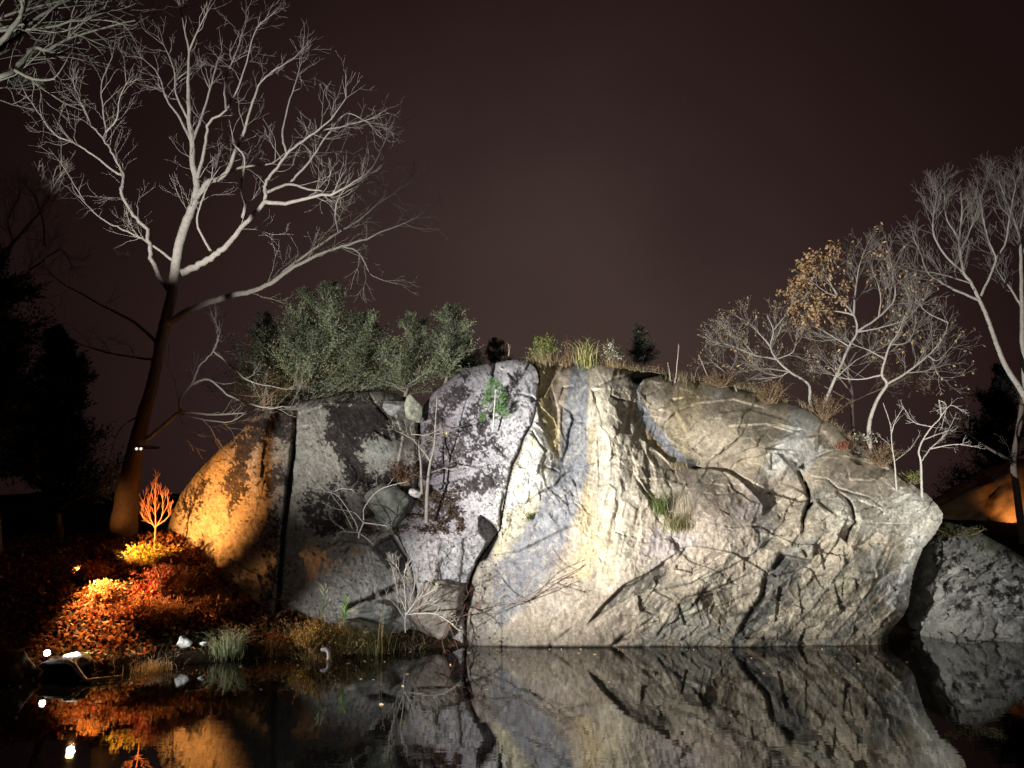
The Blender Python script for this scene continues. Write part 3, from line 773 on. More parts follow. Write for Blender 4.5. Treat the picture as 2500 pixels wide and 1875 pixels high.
# wet line and splash stain just above the water
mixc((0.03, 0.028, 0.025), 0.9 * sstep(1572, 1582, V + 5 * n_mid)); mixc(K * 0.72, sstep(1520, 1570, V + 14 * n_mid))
# overall mottling, and the floodlight's falloff at the cliff foot
line1 = sstep(0.80, 0.93, fbm((U + wx) / 44, (V + wy) / 62, 3, 321, 0.5, True)); line2 = sstep(0.84, 0.95, fbm((U * .85 + V * .5 + .4 * wx) / 26, (-U * .5 + V * .85 + .4 * wy) / 17, 2, 331, 0.5, True))
lm = mC * (0.30 + 0.70 * np.clip(m_butt * .6 + m_prow + m_frac, 0, 1))
D = D + 0.045 * line1 * lm + 0.03 * line2 * lm * (0.3 + m_frac)
K *= (1 - 0.45 * line1 * lm)[..., None]; K *= (1 - 0.40 * line2 * lm * (0.3 + m_frac))[..., None]
K *= (1 - 0.34 * sstep(1330, 1500, V + 40 * n_big) * mC * (0.6 + 0.4 * sstep(1380, 1560, U)) - 0.16 * m_frac)[..., None]  # cliff foot darkened in the colour, as the floodlight falls off there
fleck = sstep(0.15, 0.55, fbm((U + .3 * wx) / 5.0, (V + .3 * wy) / 11.0, 3, 301, .6)) * (mC * (0.35 + 0.65 * np.clip(m_butt + m_prow + m_frac, 0, 1)))
K *= (1 - 0.42 * fleck)[..., None]
lite = sstep(0.12, 0.5, fbm((U * .8 + V * .6) / 9.0, (-U * .6 + V * .8) / 20.0, 3, 311, .6)) * mC
mixc((0.60, 0.54, 0.43), 0.34 * lite * (1 - 0.6 * m_cap) * (1 - sstep(1500, 1570, V)))
strk = fbm((U + .12 * V + .25 * wx) / 9.0, V / 190.0, 3, 341, .6)
K *= (1 + 0.34 * strk * (m_butt + 0.6 * m_prow) * mC)[..., None]
strk2 = fbm((U * .62 + V * .78 + .5 * wx) / 11.0, (-U * .78 + V * .62) / 130.0, 3, 351, .6)
K *= (1 + 0.36 * strk2 * mC * sstep(1600, 1750, U))[..., None]
K *= (1 - 0.18 * sstep(0.38, 0.62, n_spk) * mC)[..., None]
K *= (1 + 0.20 * n_mid + 0.33 * n_fine + 0.12 * n_spk)[..., None]
vein = fbm((U + wx * .7) / 34, (V + wy * .7) / 34, 4, 231, 0.55, True)
K *= (1 - 0.35 * sstep(0.62, 0.86, vein) * (mC * 1.0))[..., None]
K *= (1 - 0.60 * sstep(0.3, 0.8, crack_dark))[..., None]
K = np.clip(K, 0.008, 0.66)

PTS = unp(U, V, D)


def rock_mesh(name, mask, label, cat='rock', back=2.6, shrink=0.10, group=None):
    nyy, nxx = U.shape
    fm = mask[:-1, :-1] & mask[:-1, 1:] & mask[1:, 1:] & mask[1:, :-1]
    ids = np.arange(nyy * nxx).reshape(nyy, nxx)
    q = np.stack([ids[:-1, :-1], ids[1:, :-1], ids[1:, 1:], ids[:-1, 1:]], -1)[fm]
    # boundary edges get a skirt running back into the hill, so the rock has body behind its face
    e = np.concatenate([q[:, [0, 1]], q[:, [1, 2]], q[:, [2, 3]], q[:, [3, 0]]])
    key = np.minimum(e[:, 0], e[:, 1]).astype(np.int64) * (nyy * nxx) + np.maximum(e[:, 0], e[:, 1])
    uq, first, cnt = np.unique(key, return_index=True, return_counts=True)
    be = e[first[cnt == 1]]
    used, inv = np.unique(np.concatenate([q.ravel(), be.ravel()]), return_inverse=True)
    q2 = inv[:q.size].reshape(-1, 4); b2 = inv[q.size:].reshape(-1, 2)
    v = PTS.reshape(-1, 3)[used]; c = K.reshape(-1, 3)[used]
    bu, binv = np.unique(b2.ravel(), return_inverse=True); b3 = binv.reshape(-1, 2)
    cen = v[bu].mean(0)
    rings = [v[bu]]
    n0 = len(v); faces = [q2]
    prev = bu
    for k, (dy, sh) in enumerate(((0.35, 0.015), (1.2, 0.05), (back, 0.14))):
        nv = v[bu].copy(); nv[:, 1] += dy
        nv[:, 0] += (cen[0] - nv[:, 0]) * sh * shrink * 8; nv[:, 2] += (cen[2] - nv[:, 2]) * sh * shrink * 8
        base = n0 + k * len(bu)
        cur = base + np.arange(len(bu))
        faces.append(np.stack([prev[b3[:, 1]], prev[b3[:, 0]], cur[b3[:, 0]], cur[b3[:, 1]]], -1))
        prev = cur
        v = np.concatenate([v, nv]) if k == 0 else np.concatenate([v, nv])
        c = np.concatenate([c, c[bu] * 0 + np.array([0.2, 0.18, 0.15])])
    loc = (cen[0], cen[1], 0)
    o = mesh_obj(name, v - np.array(loc), [np.concatenate(faces)], M_ROCK, None, c)
    o.location = loc
    return tag(o, label, cat, group)


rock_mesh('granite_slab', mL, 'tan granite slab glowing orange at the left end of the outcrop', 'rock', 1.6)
rock_mesh('granite_boulder', mG, 'grey granite block blotched with black patches beside the orange slab', 'rock', 2.2)
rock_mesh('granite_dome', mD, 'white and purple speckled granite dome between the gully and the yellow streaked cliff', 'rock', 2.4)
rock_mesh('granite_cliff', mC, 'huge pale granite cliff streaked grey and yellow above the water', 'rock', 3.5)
rock_mesh('granite_boulder', mR, 'dark blotched low boulder at the right edge of the pond', 'rock', 2.6)


# loose stones: lumpy bodies
def stone(name, px, py, Y, wpx, hpx, label, col, seed, yaw=0.3, dep=0.8, group=None, sharp=1.0, on_z=None):
    n, m = 44, 28
    th = np.linspace(0, 2 * math.pi, n, endpoint=False); ph = np.linspace(0.02, math.pi - 0.02, m)
    T, F = np.meshgrid(th, ph)
    d = np.stack([np.sin(F) * np.cos(T), np.sin(F) * np.sin(T), np.cos(F)], -1)
    rr = np.random.default_rng(seed)
    r = np.full(T.shape, 1.0)
    for _ in range(17):                      # cut the ball with random planes: angular stone
        nrm = rr.normal(size=3); nrm /= np.linalg.norm(nrm)
        h = rr.uniform(0.48, 0.90)
        dn = d @ nrm
        r = np.where(dn > 1e-3, np.minimum(r, h / np.maximum(dn, 1e-3)), r)
    r = r * (1 + 0.07 * vnoise(d[..., 0] * 4 + seed, d[..., 1] * 4, d[..., 2] * 4, 3) + 0.04 * vnoise(d[..., 0] * 11 + seed, d[..., 1] * 11, d[..., 2] * 11, 8))
    mpp = Y / FPX * 1.03
    a, b_, c_ = wpx * mpp / 2 / 0.85, wpx * mpp * dep / 2, hpx * mpp / 2 / 0.85
    p = d * r[..., None] * np.array([a, b_, c_])
    cy, sy = math.cos(yaw), math.sin(yaw)
    p = np.stack([p[..., 0] * cy - p[..., 1] * sy, p[..., 0] * sy + p[..., 1] * cy, p[..., 2]], -1)
    cen = np.array(unp(px, py, Y))
    cc = np.asarray(col) * (1 + 0.45 * vnoise(p[..., 0] * 14 + seed, p[..., 1] * 14, p[..., 2] * 14, 4) + 0.45 * vnoise(p[..., 0] * 40, p[..., 1] * 40, p[..., 2] * 40, 6))[..., None]
    ids = np.arange(n * m).reshape(m, n)
    q = np.stack([ids[:-1], np.roll(ids, -1, 1)[:-1], np.roll(ids, -1, 1)[1:], ids[1:]], -1).reshape(-1, 4)
    q = q[:, ::-1]
    o = mesh_obj(name, p.reshape(-1, 3), q, M_ROCK, None, np.clip(cc, .01, .8).reshape(-1, 3), True)
    o.location = cen
    return tag(o, label, 'stone', group)


stone('upright_stone', 1010, 1000, 17.8, 40, 74, 'upright pale stone standing in the notch below the junipers', (0.30, 0.31, 0.25), 3, 0.4)
stone('stone', 965, 998, 18.0, 70, 50, 'rounded grey stone left of the upright stone in the notch', (0.26, 0.26, 0.25), 8, .2)
stone('boulder', 960, 1240, 17.1, 130, 104, 'grey boulder wedged in the gully behind the dead white branches', (0.24, 0.25, 0.22), 12, .5)
stone('stone', 1015, 1204, 16.7, 30, 26, 'small white stone at the foot of the gully tree', (0.6, 0.57, 0.55), 14, .5)
stone('boulder', 1062, 1486, 15.5, 150, 120, 'speckled brown boulder behind the bare shrub at the waterline', (0.25, 0.22, 0.19), 19, .1)
stone('boulder', 915, 1500, 15.3, 110, 60, 'grey stone in the shade left of the bare shrub', (0.40, 0.42, 0.41), 23, .3)
stone('boulder', 880, 1535, 15.0, 120, 60, 'low mossy stone behind the yellow shrub on the shore', (0.30, 0.31, 0.25), 29, .7)
stone('stone', 448, 1568, 13.9, 42, 30, 'largest of the pale stones on the dark bank above its reflection', (0.62, 0.64, 0.62), 31, .2)
stone('stone', 422, 1541, 14.3, 15, 20, 'small white stone standing above left of the largest pale stone', (0.6, 0.62, 0.6), 37, .2)
stone('stone', 455, 1546, 14.3, 14, 14, 'small white stone just above the largest pale stone', (0.6, 0.62, 0.6), 41, .2)
stone('stone', 496, 1572, 13.9, 20, 9, 'flat white stone to the right of the largest pale stone', (0.6, 0.62, 0.6), 43, .2)
stone('boulder', 30, 1628, 12.3, 120, 76, 'brown boulder at the left edge below the white lamp', (0.20, 0.12, 0.07), 47, .2)
stone('boulder', 2440, 1262, 25.0, 300, 290, 'distant boulder glowing orange behind the right hand trees', (0.40, 0.25, 0.14), 53, .2)
stone('flagstone', 165, 1622, 12.55, 110, 44, 'wet flat rock under the white lamp at the pond edge', (0.12, 0.12, 0.11), 59, .25)

# ------------------------------------------------------------------ woody plants
def nrm(v): return v / (np.linalg.norm(v) + 1e-9)


def trace(pts, Ya, Yb=None, sub=5, wob=0.02, rng=RNG):
    """smooth world path through photo positions, depth running from Ya to Yb"""
    pts = np.asarray(pts, float); n = len(pts)
    Yb = Ya if Yb is None else Yb
    w = unp(pts[:, 0], pts[:, 1], np.linspace(Ya, Yb, n))
    if n < 3:
        tt = np.linspace(0, 1, sub + 1)[:, None]
        out = w[0] * (1 - tt) + w[-1] * tt
    else:
        ext = np.vstack([2 * w[0] - w[1], w, 2 * w[-1] - w[-2]]); out = []
        for i in range(1, n):
            a, b_, c_, d = ext[i - 1], ext[i], ext[i + 1], ext[i + 2]
            for t in np.linspace(0, 1, sub, endpoint=False):
                out.append(0.5 * ((2 * b_) + (c_ - a) * t + (2 * a - 5 * b_ + 4 * c_ - d) * t * t + (3 * b_ - a - 3 * c_ + d) * t ** 3))
        out.append(w[-1]); out = np.array(out)
    L = np.linalg.norm(np.diff(out, axis=0), axis=1).sum()
    out[1:-1] += rng.normal(size=(len(out) - 2, 3)) * wob * L * 0.18
    return out


def wtab(tab, n, Y): return np.interp(np.linspace(0, 1, n), np.linspace(0, 1, len(tab)), tab) * 0.5 * Y / FPX


def taper(n, r0, r1): return r0 + (r1 - r0) * np.linspace(0, 1, n) ** 0.8


def grow(g, path, r0, r1, spec, lvl, rng, col, flat=(1, 0.75, 1), tips=None):
    """side shoots off a path. spec: list per level of dict(n, len, ang, up, t0, r)"""
    if lvl >= len(spec): return
    sp = spec[lvl]
    n = len(path); seg = np.linalg.norm(np.diff(path, axis=0), axis=1); L = seg.sum()
    cnt = max(1, int(round(sp['n'] * rng.uniform(0.8, 1.2) * (L if sp.get('per_m', True) else 1))))
    ts = np.sort(sp['t0'] + (1.0 - sp['t0']) * rng.random(cnt) ** sp.get('bias', 0.9))
    for t in ts:
        f = t * (n - 1); i = min(int(f), n - 2); p = path[i] + (path[i + 1] - path[i]) * (f - i)
        tan = nrm(path[i + 1] - path[i])
        side = rng.normal(size=3) * np.array(flat); side -= tan * side.dot(tan); side = nrm(side)
        a = sp['ang'] * rng.uniform(0.65, 1.3)
        d = nrm(tan * math.cos(a) + side * math.sin(a))
        ln = sp['len'] * rng.uniform(0.5, 1.25) * (1.15 - 0.6 * t)
        k = sp.get('seg', 5)
        pts = [p]; q = p.copy()
        for s_ in range(k):
            d = nrm(d + np.array([0, 0, sp['up']]) + rng.normal(size=3) * sp.get('wig', 0.16) * np.array(flat))
            q = q + d * ln / k; pts.append(q)
        pts = np.array(pts)
        rr = min(sp['r'], (r0 + (r1 - r0) * t) * 0.7)
        re = max(0.0025, rr * 0.35)
        g.tube(pts, taper(k + 1, rr, re), 3 if rr < 0.012 else 4, c=col * rng.uniform(0.8, 1.15))
        if tips is not None and lvl >= len(spec) - 2: tips.append((pts[-1], d)); tips.append((pts[k // 2], d))
        grow(g, pts, rr, re, spec, lvl + 1, rng, col, flat, tips)


BARK_PALE = np.array([0.36, 0.33, 0.29]); BARK_GREY = np.array([0.30, 0.265, 0.225]); BARK_DARK = np.array([0.14, 0.11, 0.09]); BARK_RED = np.array([0.42, 0.22, 0.14])


def px_r(w, Y): return 0.5 * w * Y / FPX


def bare_tree(label, trunk, limbs, Y, spec, col, seed, cat='tree', group=None, name='bare_tree', dY=0.6, twig_on_trunk=0.5, leaves=None, base_r=None, limb_spec=None, crown='crown', dark_base=False, foot=0.55):
    """trunk: (pts, w0, w1) in photo px; limbs: list of (pts, w0, w1[, dY])"""
    rng = np.random.default_rng(seed)
    tp, tw0, tw1 = trunk
    path = trace(tp, Y, Y, 6, 0.003, rng)
    path[0] = path[0] - np.array([0, 0, foot])
    base = path[0].copy()
    rt = root(name, base, label, cat, group)
    g = Geo()
    tw0, tw1 = (tw0, tw1) if isinstance(tw0, (list, tuple)) else (tw0 * .78, tw1 * .7)
    r = wtab(tw0, len(path), Y) if isinstance(tw0, (list, tuple)) else taper(len(path), px_r(tw0, Y), px_r(tw1, Y))
    if base_r is not None: r[:4] = np.maximum(r[:4], np.array([1.6, 1.35, 1.18, 1.07]) * r[3])
    g.tube(path, r, 10, c=col)
    if dark_base:  # lower trunk's lack of light painted into the bark colour
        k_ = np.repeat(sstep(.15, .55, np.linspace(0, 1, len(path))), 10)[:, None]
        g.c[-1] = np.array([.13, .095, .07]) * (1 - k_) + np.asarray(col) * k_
    g.build('trunk', M_BARK, rt)
    tw = Geo(); tips = []
    for i, lm in enumerate(limbs):
        pts, w0, w1 = lm[:3]; d = lm[3] if len(lm) > 3 else rng.uniform(-dY, dY)
        Y0 = Y + (lm[4] if len(lm) > 4 else 0)
        lp = trace(pts, Y0, Y0 + d, 5, 0.012, rng)
        w0, w1 = w0 * .82, w1 * .62
        lg = Geo(); lg.tube(lp, taper(len(lp), px_r(w0, Y), px_r(w1, Y)), 7, c=col)
        lg.build('limb', M_BARK, rt)
        grow(tw, lp, px_r(w0, Y), px_r(w1, Y), limb_spec or spec, 0, rng, col, tips=tips)
        tips.append((lp[-1], nrm(lp[-1] - lp[-2])))
        # forked tip
        e = lp[-1]; dd = nrm(lp[-1] - lp[-3])
        for _ in range(3):
            d2 = nrm(dd + rng.normal(size=3) * 0.35); ln = rng.uniform(.25, .5) * spec[0]['len']
            p2 = np.array([e + d2 * ln * k / 4 + np.array([0, 0, .02 * k * ln]) for k in range(5)])
            tw.tube(p2, taper(5, px_r(w1, Y), .003), 3, c=col)
            grow(tw, p2, px_r(w1, Y), .003, spec, 1, rng, col, tips=tips)
    if twig_on_trunk > 0:
        sp2 = [dict(s) for s in spec]; sp2[0]['n'] = spec[0]['n'] * twig_on_trunk; sp2[0]['t0'] = 0.55
        grow(tw, path, r[0], r[-1], sp2, 0, rng, col, tips=tips)
    if tw.n: tw.build(crown, M_BARK, rt)
    if leaves:
        frac, size, lc, reg = leaves
        lf = Geo()
        c = []; d = []
        for p, dr in tips:
            if rng.random() < frac(p) if callable(frac) else rng.random() < frac:
                for _ in range(reg):
                    c.append(p + rng.normal(size=3) * 0.05); d.append(dr * .4 + rng.normal(size=3) * .5 + np.array([0, 0, -.7]))
        if c:
            c = np.array(c); d = np.array(d); n = len(c)
            lf.cards(c, d, size * rng.uniform(.7, 1.3, n), size * .55 * rng.uniform(.7, 1.2, n), np.array(lc) * rng.uniform(.6, 1.3, (n, 1)), rng=rng)
            lf.build('foliage', M_LEAF, rt)
    return rt


SPEC_BIG = [dict(n=2.3, len=1.15, ang=0.68, up=0.05, t0=0.25, r=0.0095, seg=8, wig=.24), dict(n=3.5, len=0.62, ang=0.62, up=0.06, t0=0.15, r=0.0046, seg=6, wig=.17), dict(n=4.2, len=0.32, ang=0.65, up=0.05, t0=0.2, r=0.0027, seg=4, wig=.2)]
# the great bare tree on the left
T1_LIMBS = [
 ([(480, 482), (507, 448), (547, 428), (572, 378), (597, 318), (617, 249), (646, 189), (716, 144)], 20, 4, -.6), ([(547, 428), (572, 413), (610, 405), (660, 400), (700, 372)], 12, 4, .5),
 ([(443, 666), (497, 641), (532, 617), (562, 592), (597, 547), (646, 492), (646, 462), (661, 428), (701, 378), (746, 338), (796, 303), (845, 239)], 24, 4, -.8),
 ([(646, 492), (696, 497), (746, 485), (786, 477), (820, 472), (865, 443), (910, 408), (940, 343)], 14, 4, -1.2, -.4),
 ([(651, 470), (706, 450), (751, 462), (786, 467), (820, 480), (870, 455)], 10, 3, .6, -.4), ([(706, 450), (716, 438), (756, 393), (796, 333), (845, 278), (900, 300)], 10, 3, .2, -.2),
 ([(701, 378), (690, 330), (700, 270), (722, 200), (735, 150)], 9, 3, .5, -.4), ([(746, 338), (790, 318), (830, 310), (905, 290)], 7, 3, .2, -.4),
 ([(407, 792), (457, 761), (547, 726), (612, 711), (661, 691), (736, 641), (835, 602), (910, 577), (1014, 532)], 26, 4, -1.0), ([(661, 691), (721, 641), (826, 567), (870, 542), (925, 497), (990, 452)], 11, 3, .5, -.4),
 ([(835, 602), (870, 612), (890, 640), (905, 670), (940, 686)], 6, 2, .2, -.7), ([(826, 567), (818, 520), (835, 470), (880, 440)], 6, 3, .2, -.4),
 ([(410, 705), (385, 665), (368, 622), (358, 562), (328, 527), (298, 472), (298, 428), (278, 378), (254, 343), (219, 298), (194, 239), (179, 199)], 17, 4, .6), ([(298, 428), (278, 418), (234, 383), (189, 353), (134, 328), (99, 283), (60, 224)], 9, 3, -.3, .3),
 ([(254, 343), (259, 323), (249, 249), (249, 199), (274, 139)], 8, 3, .4, .4), ([(259, 323), (285, 290), (292, 240), (308, 205)], 6, 3, -.4, .4), ([(592, 532), (599, 497), (589, 462), (597, 388), (572, 353)], 10, 6, -.3, -.4),
 ([(514, 612), (487, 562), (482, 527), (502, 467), (515, 440)], 9, 5, -.3, -.2), ([(470, 348), (497, 273), (527, 164), (542, 124)], 11, 3, .5), ([(470, 348), (440, 290), (408, 244), (385, 180), (345, 140)], 11, 3, .7), ([(462, 298), (430, 230), (425, 170), (400, 110)], 9, 3, .3),
 ([(480, 448), (500, 360), (512, 298), (552, 268), (587, 199), (621, 80), (646, 50)], 12, 3, -.3), ([(552, 268), (550, 200), (580, 120), (600, 60)], 8, 3, .4, -.2), ([(462, 124), (450, 70), (440, 20)], 8, 3, .2), ([(462, 124), (485, 70), (505, 30)], 7, 3, -.2),
 ([(346, 1077), (374, 1061), (419, 1020), (439, 1004), (441, 971), (468, 939), (488, 894), (521, 857), (537, 813)], 15, 4, -.5), ([(468, 939), (509, 927), (570, 971), (651, 996), (690, 992)], 9, 4, -.6, -.3), ([(521, 857), (570, 898), (610, 931), (700, 951)], 7, 3, -.4, -.4),
 ([(439, 1004), (521, 1012), (602, 1008)], 9, 4, -.3, -.3), ([(439, 1010), (500, 1025), (560, 1030), (590, 1015)], 6, 3, -.2, -.3), ([(398, 850), (330, 790), (240, 740), (150, 690), (100, 640)], 12, 3, .8), ([(388, 880), (310, 870), (220, 850), (140, 815)], 9, 3, .5), ([(430, 640), (360, 590), (300, 560), (230, 520), (150, 400)], 10, 3, .8),
 ([(350, 1010), (300, 1040), (275, 1090), (270, 1140)], 6, 2, -.3),
]
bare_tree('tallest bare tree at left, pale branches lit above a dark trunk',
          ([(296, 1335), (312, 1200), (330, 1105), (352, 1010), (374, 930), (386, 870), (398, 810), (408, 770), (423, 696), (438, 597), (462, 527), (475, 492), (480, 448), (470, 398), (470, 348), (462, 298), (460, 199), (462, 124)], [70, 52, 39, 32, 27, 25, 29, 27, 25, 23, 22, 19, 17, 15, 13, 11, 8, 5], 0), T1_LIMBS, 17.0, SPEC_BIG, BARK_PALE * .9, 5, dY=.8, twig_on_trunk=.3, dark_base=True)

# near tree: its trunk stands left of the frame and shades part of the rock; only branches reach into view
A_ = np.array(FLOOD)
tr = []
for (qx, qy, qY) in ((674, 1560, 15.4), (676, 1460, 15.6), (704, 1180, 16.5), (722, 1000, 17.5), (700, 860, 18.4)):
    B_ = unp(qx, qy, qY); tr.append(A_ + (B_ - A_) * 0.36)
tr = np.array(tr)
top = tr[-1] + (tr[-1] - tr[-2]) * np.array([.3, .3, 1.0]) * 1.0
near_path = np.vstack([[tr[0][0], tr[0][1], -0.6], tr, top + np.array([-.1, .1, .8]), top + np.array([-.5, .1, 2.2]), top + np.array([-.8, .2, 3.2])])
rng = np.random.default_rng(21)
BARK_NEAR = np.array([.048, .048, .038])
rt = root('bare_tree', near_path[0], 'near bare tree whose pale blurred branches enter the top left corner', 'tree')
g = Geo(); g.tube(near_path, np.array([.085, .075, .07, .066, .06, .055, .05, .045, .04]), 8, c=BARK_NEAR); g.build('trunk', M_BARK, rt)
tw = Geo()
SPEC_NEAR = [dict(n=4.0, len=.9, ang=.6, up=.05, t0=.15, r=.010, seg=6, wig=.14), dict(n=5, len=.42, ang=.6, up=.04, t0=.2, r=.005, seg=4), dict(n=5, len=.2, ang=.7, up=.03, t0=.2, r=.003, seg=3)]
for pts, w0, w1, dy in [([(-420, 420), (-200, 300), (0, 190), (40, 170), (78, 118), (120, 120), (190, 85), (330, 50)], 26, 4, .5), ([(-300, 330), (-100, 190), (30, 100), (60, 60), (60, -20)], 20, 5, .4), ([(-300, 330), (-60, 150), (40, 55), (55, -10)], 20, 8, -.3),
                        ([(-200, 180), (-60, 90), (60, 60), (200, 45), (300, 15)], 12, 3, .5), ([(0, 75), (100, 70), (200, 50), (300, 60), (350, 140)], 9, 2, .4), ([(38, 172), (70, 188), (100, 195), (136, 193)], 11, 5, -.2), ([(60, 60), (150, 10), (220, -30)], 10, 3, .3), ([(-100, 90), (40, 30), (160, 0), (260, -30)], 9, 3, .6),
                        ([(-200, 260), (-60, 220), (0, 215), (20, 205)], 10, 3, .3)]:
    lp = trace(pts, 8.8, 8.8 + dy, 5, .015, rng)
    lg = Geo(); lg.tube(lp, taper(len(lp), px_r(w0, 8.8), px_r(w1, 8.8)), 6, c=BARK_NEAR); lg.build('limb', M_BARK, rt)
    grow(tw, lp, px_r(w0, 8.8), px_r(w1, 8.8), SPEC_NEAR, 0, rng, BARK_NEAR)
tw.build('crown', M_BARK, rt)

SPEC_MID = [dict(n=5.5, len=.95, ang=.55, up=.10, t0=.2, r=.0070, seg=7, wig=.16), dict(n=6.5, len=.50, ang=.55, up=.09, t0=.12, r=.0040, seg=5), dict(n=6.5, len=.24, ang=.6, up=.07, t0=.2, r=.0028, seg=4)]
bare_tree('dim bare tree at the left edge, half hidden in the dark', ([(-60, 1200), (-50, 900), (-30, 760), (-10, 640)], 34, 10),
          [([(-30, 760), (40, 690), (100, 640), (150, 610), (175, 650)], 12, 3), ([(-10, 640), (60, 560), (110, 500), (140, 440)], 12, 3), ([(-20, 680), (30, 600), (20, 540), (50, 470)], 9, 3), ([(110, 600), (105, 540), (85, 480), (60, 450)], 7, 3)], 18.5, SPEC_MID, BARK_GREY, 31, twig_on_trunk=.2)

# right hand trees
T13 = bare_tree('tall pale bare tree at right leaning left over the boulder',
  ([(2520, 1010), (2495, 957), (2457, 896), (2434, 842), (2411, 777), (2392, 734), (2372, 692), (2353, 665), (2344, 615), (2342, 584), (2349, 515), (2345, 470)], 20, 4),
  [([(2392, 734), (2330, 707), (2296, 688), (2265, 665), (2246, 615), (2232, 585)], 9, 3), ([(2395, 723), (2430, 638), (2415, 590), (2403, 546), (2395, 490)], 8, 3), ([(2353, 665), (2311, 627), (2280, 573), (2280, 520), (2290, 470)], 8, 3), ([(2430, 638), (2455, 590), (2465, 530), (2480, 450)], 7, 3),
   ([(2344, 615), (2370, 560), (2390, 500), (2410, 440)], 6, 2), ([(2372, 692), (2300, 670), (2240, 660)], 6, 2), ([(2342, 584), (2310, 530), (2305, 470)], 6, 2)], 18.5, SPEC_MID, BARK_PALE, 41, twig_on_trunk=.6)
bare_tree('bare tree cut by the right edge, upright pale stem', ([(2530, 1180), (2510, 1000), (2497, 850), (2495, 746), (2492, 631), (2488, 573), (2460, 500), (2438, 440)], 22, 4),
  [([(2495, 750), (2468, 705), (2438, 665), (2415, 600)], 8, 3), ([(2488, 573), (2500, 500), (2495, 420)], 7, 3), ([(2492, 631), (2520, 560), (2530, 480)], 7, 3), ([(2480, 540), (2440, 500), (2425, 430)], 6, 2)], 19.2, SPEC_MID, BARK_PALE * .9, 43, twig_on_trunk=.6)
bare_tree('black trunk with a drooping limb right of the white sapling', ([(2500, 1420), (2497, 1320), (2480, 1180), (2474, 1128), (2485, 1060), (2500, 960)], 26, 16), [([(2474, 1128), (2409, 1092), (2370, 1065), (2347, 1049)], 11, 4)], 20.5, SPEC_MID, BARK_DARK, 47, twig_on_trunk=.1)


def leafy(px_lim, py_lim, hi):
    def f(p):
        # denser on the sheltered crown shoulder
        return hi if (p[0] < px_lim and p[2] > py_lim) else 0.05
    return f


pt = unp(2045, 800, 18.3)
bare_tree('many branched tree with a clump of tan leaves on its upper left', ([(2000, 1010), (2007, 996), (2038, 926), (2073, 846), (2092, 811), (2084, 769), (2046, 723), (2019, 677), (2005, 640)], 11, 4),
  [([(2084, 769), (2088, 715), (2098, 650), (2110, 615)], 8, 3), ([(2092, 811), (2146, 773), (2184, 730), (2180, 669), (2170, 620)], 8, 3), ([(2084, 769), (2050, 761), (1988, 754), (1970, 730)], 7, 3), ([(2073, 846), (2030, 820), (1995, 800)], 5, 2), ([(2146, 773), (2150, 720), (2130, 660)], 6, 2), ([(2092, 811), (2150, 800), (2210, 780), (2240, 750)], 5, 2), ([(2046, 723), (2020, 715), (1985, 690)], 5, 2), ([(2038, 926), (2090, 880), (2150, 850)], 5, 2)],
  18.3, SPEC_MID, BARK_PALE, 53, leaves=(leafy(pt[0] + .25, pt[2] + .0, .8), .095, (0.50, 0.32, 0.16), 2), twig_on_trunk=.5)
bare_tree('crooked bare tree on the rock shoulder with wide flat limbs', ([(2120, 1050), (2128, 1010), (2146, 969), (2165, 938), (2153, 915), (2161, 877), (2173, 842), (2192, 815), (2210, 770)], 13, 4),
  [([(2165, 938), (2211, 911), (2265, 869), (2300, 830), (2315, 788)], 8, 3), ([(2153, 915), (2103, 926), (2054, 923), (2030, 915)], 6, 2), ([(2211, 911), (2260, 905), (2290, 890)], 5, 2), ([(2161, 877), (2120, 855), (2080, 840)], 5, 2), ([(2173, 842), (2215, 835), (2235, 795), (2236, 711)], 6, 2), ([(2315, 788), (2260, 760), (2230, 720)], 5, 2), ([(2265, 869), (2290, 880), (2320, 850)], 5, 2)],
  17.8, SPEC_MID, BARK_PALE, 59, leaves=(.07, .09, (0.50, 0.35, 0.17), 1), twig_on_trunk=.5)
bare_tree('low spreading tree with thin tan leaves left of the leafy tree', ([(1980, 990), (1977, 976), (1973, 938), (1927, 907), (1896, 877), (1881, 846), (1888, 807), (1873, 770)], 11, 3),
  [([(1896, 877), (1842, 867), (1792, 846), (1770, 840)], 7, 3), ([(1881, 846), (1850, 810), (1830, 790)], 6, 2), ([(1888, 807), (1910, 780), (1925, 760)], 5, 2), ([(1896, 877), (1935, 860), (1945, 830)], 5, 2), ([(1927, 907), (1870, 900), (1830, 905)], 5, 2), ([(1927, 907), (1900, 920), (1850, 925)], 4, 2), ([(1842, 867), (1810, 830), (1790, 815)], 4, 2)],
  18.4, SPEC_MID, BARK_PALE * .9, 61, leaves=(.28, .075, (0.36, 0.25, 0.12), 1), twig_on_trunk=.4)
bare_tree('leafy brown shrub on the rock crest left of the low tree', ([(1800, 960), (1790, 930), (1775, 900)], 8, 3), [([(1790, 930), (1760, 900), (1740, 885)], 4, 2), ([(1780, 910), (1800, 870), (1790, 850)], 4, 2), ([(1795, 940), (1840, 920), (1870, 900)], 4, 2)], 18.3, SPEC_MID, BARK_GREY * .7, 63, cat='shrub', name='shrub', leaves=(.3, .06, (0.24, 0.16, 0.08), 1), twig_on_trunk=.3)
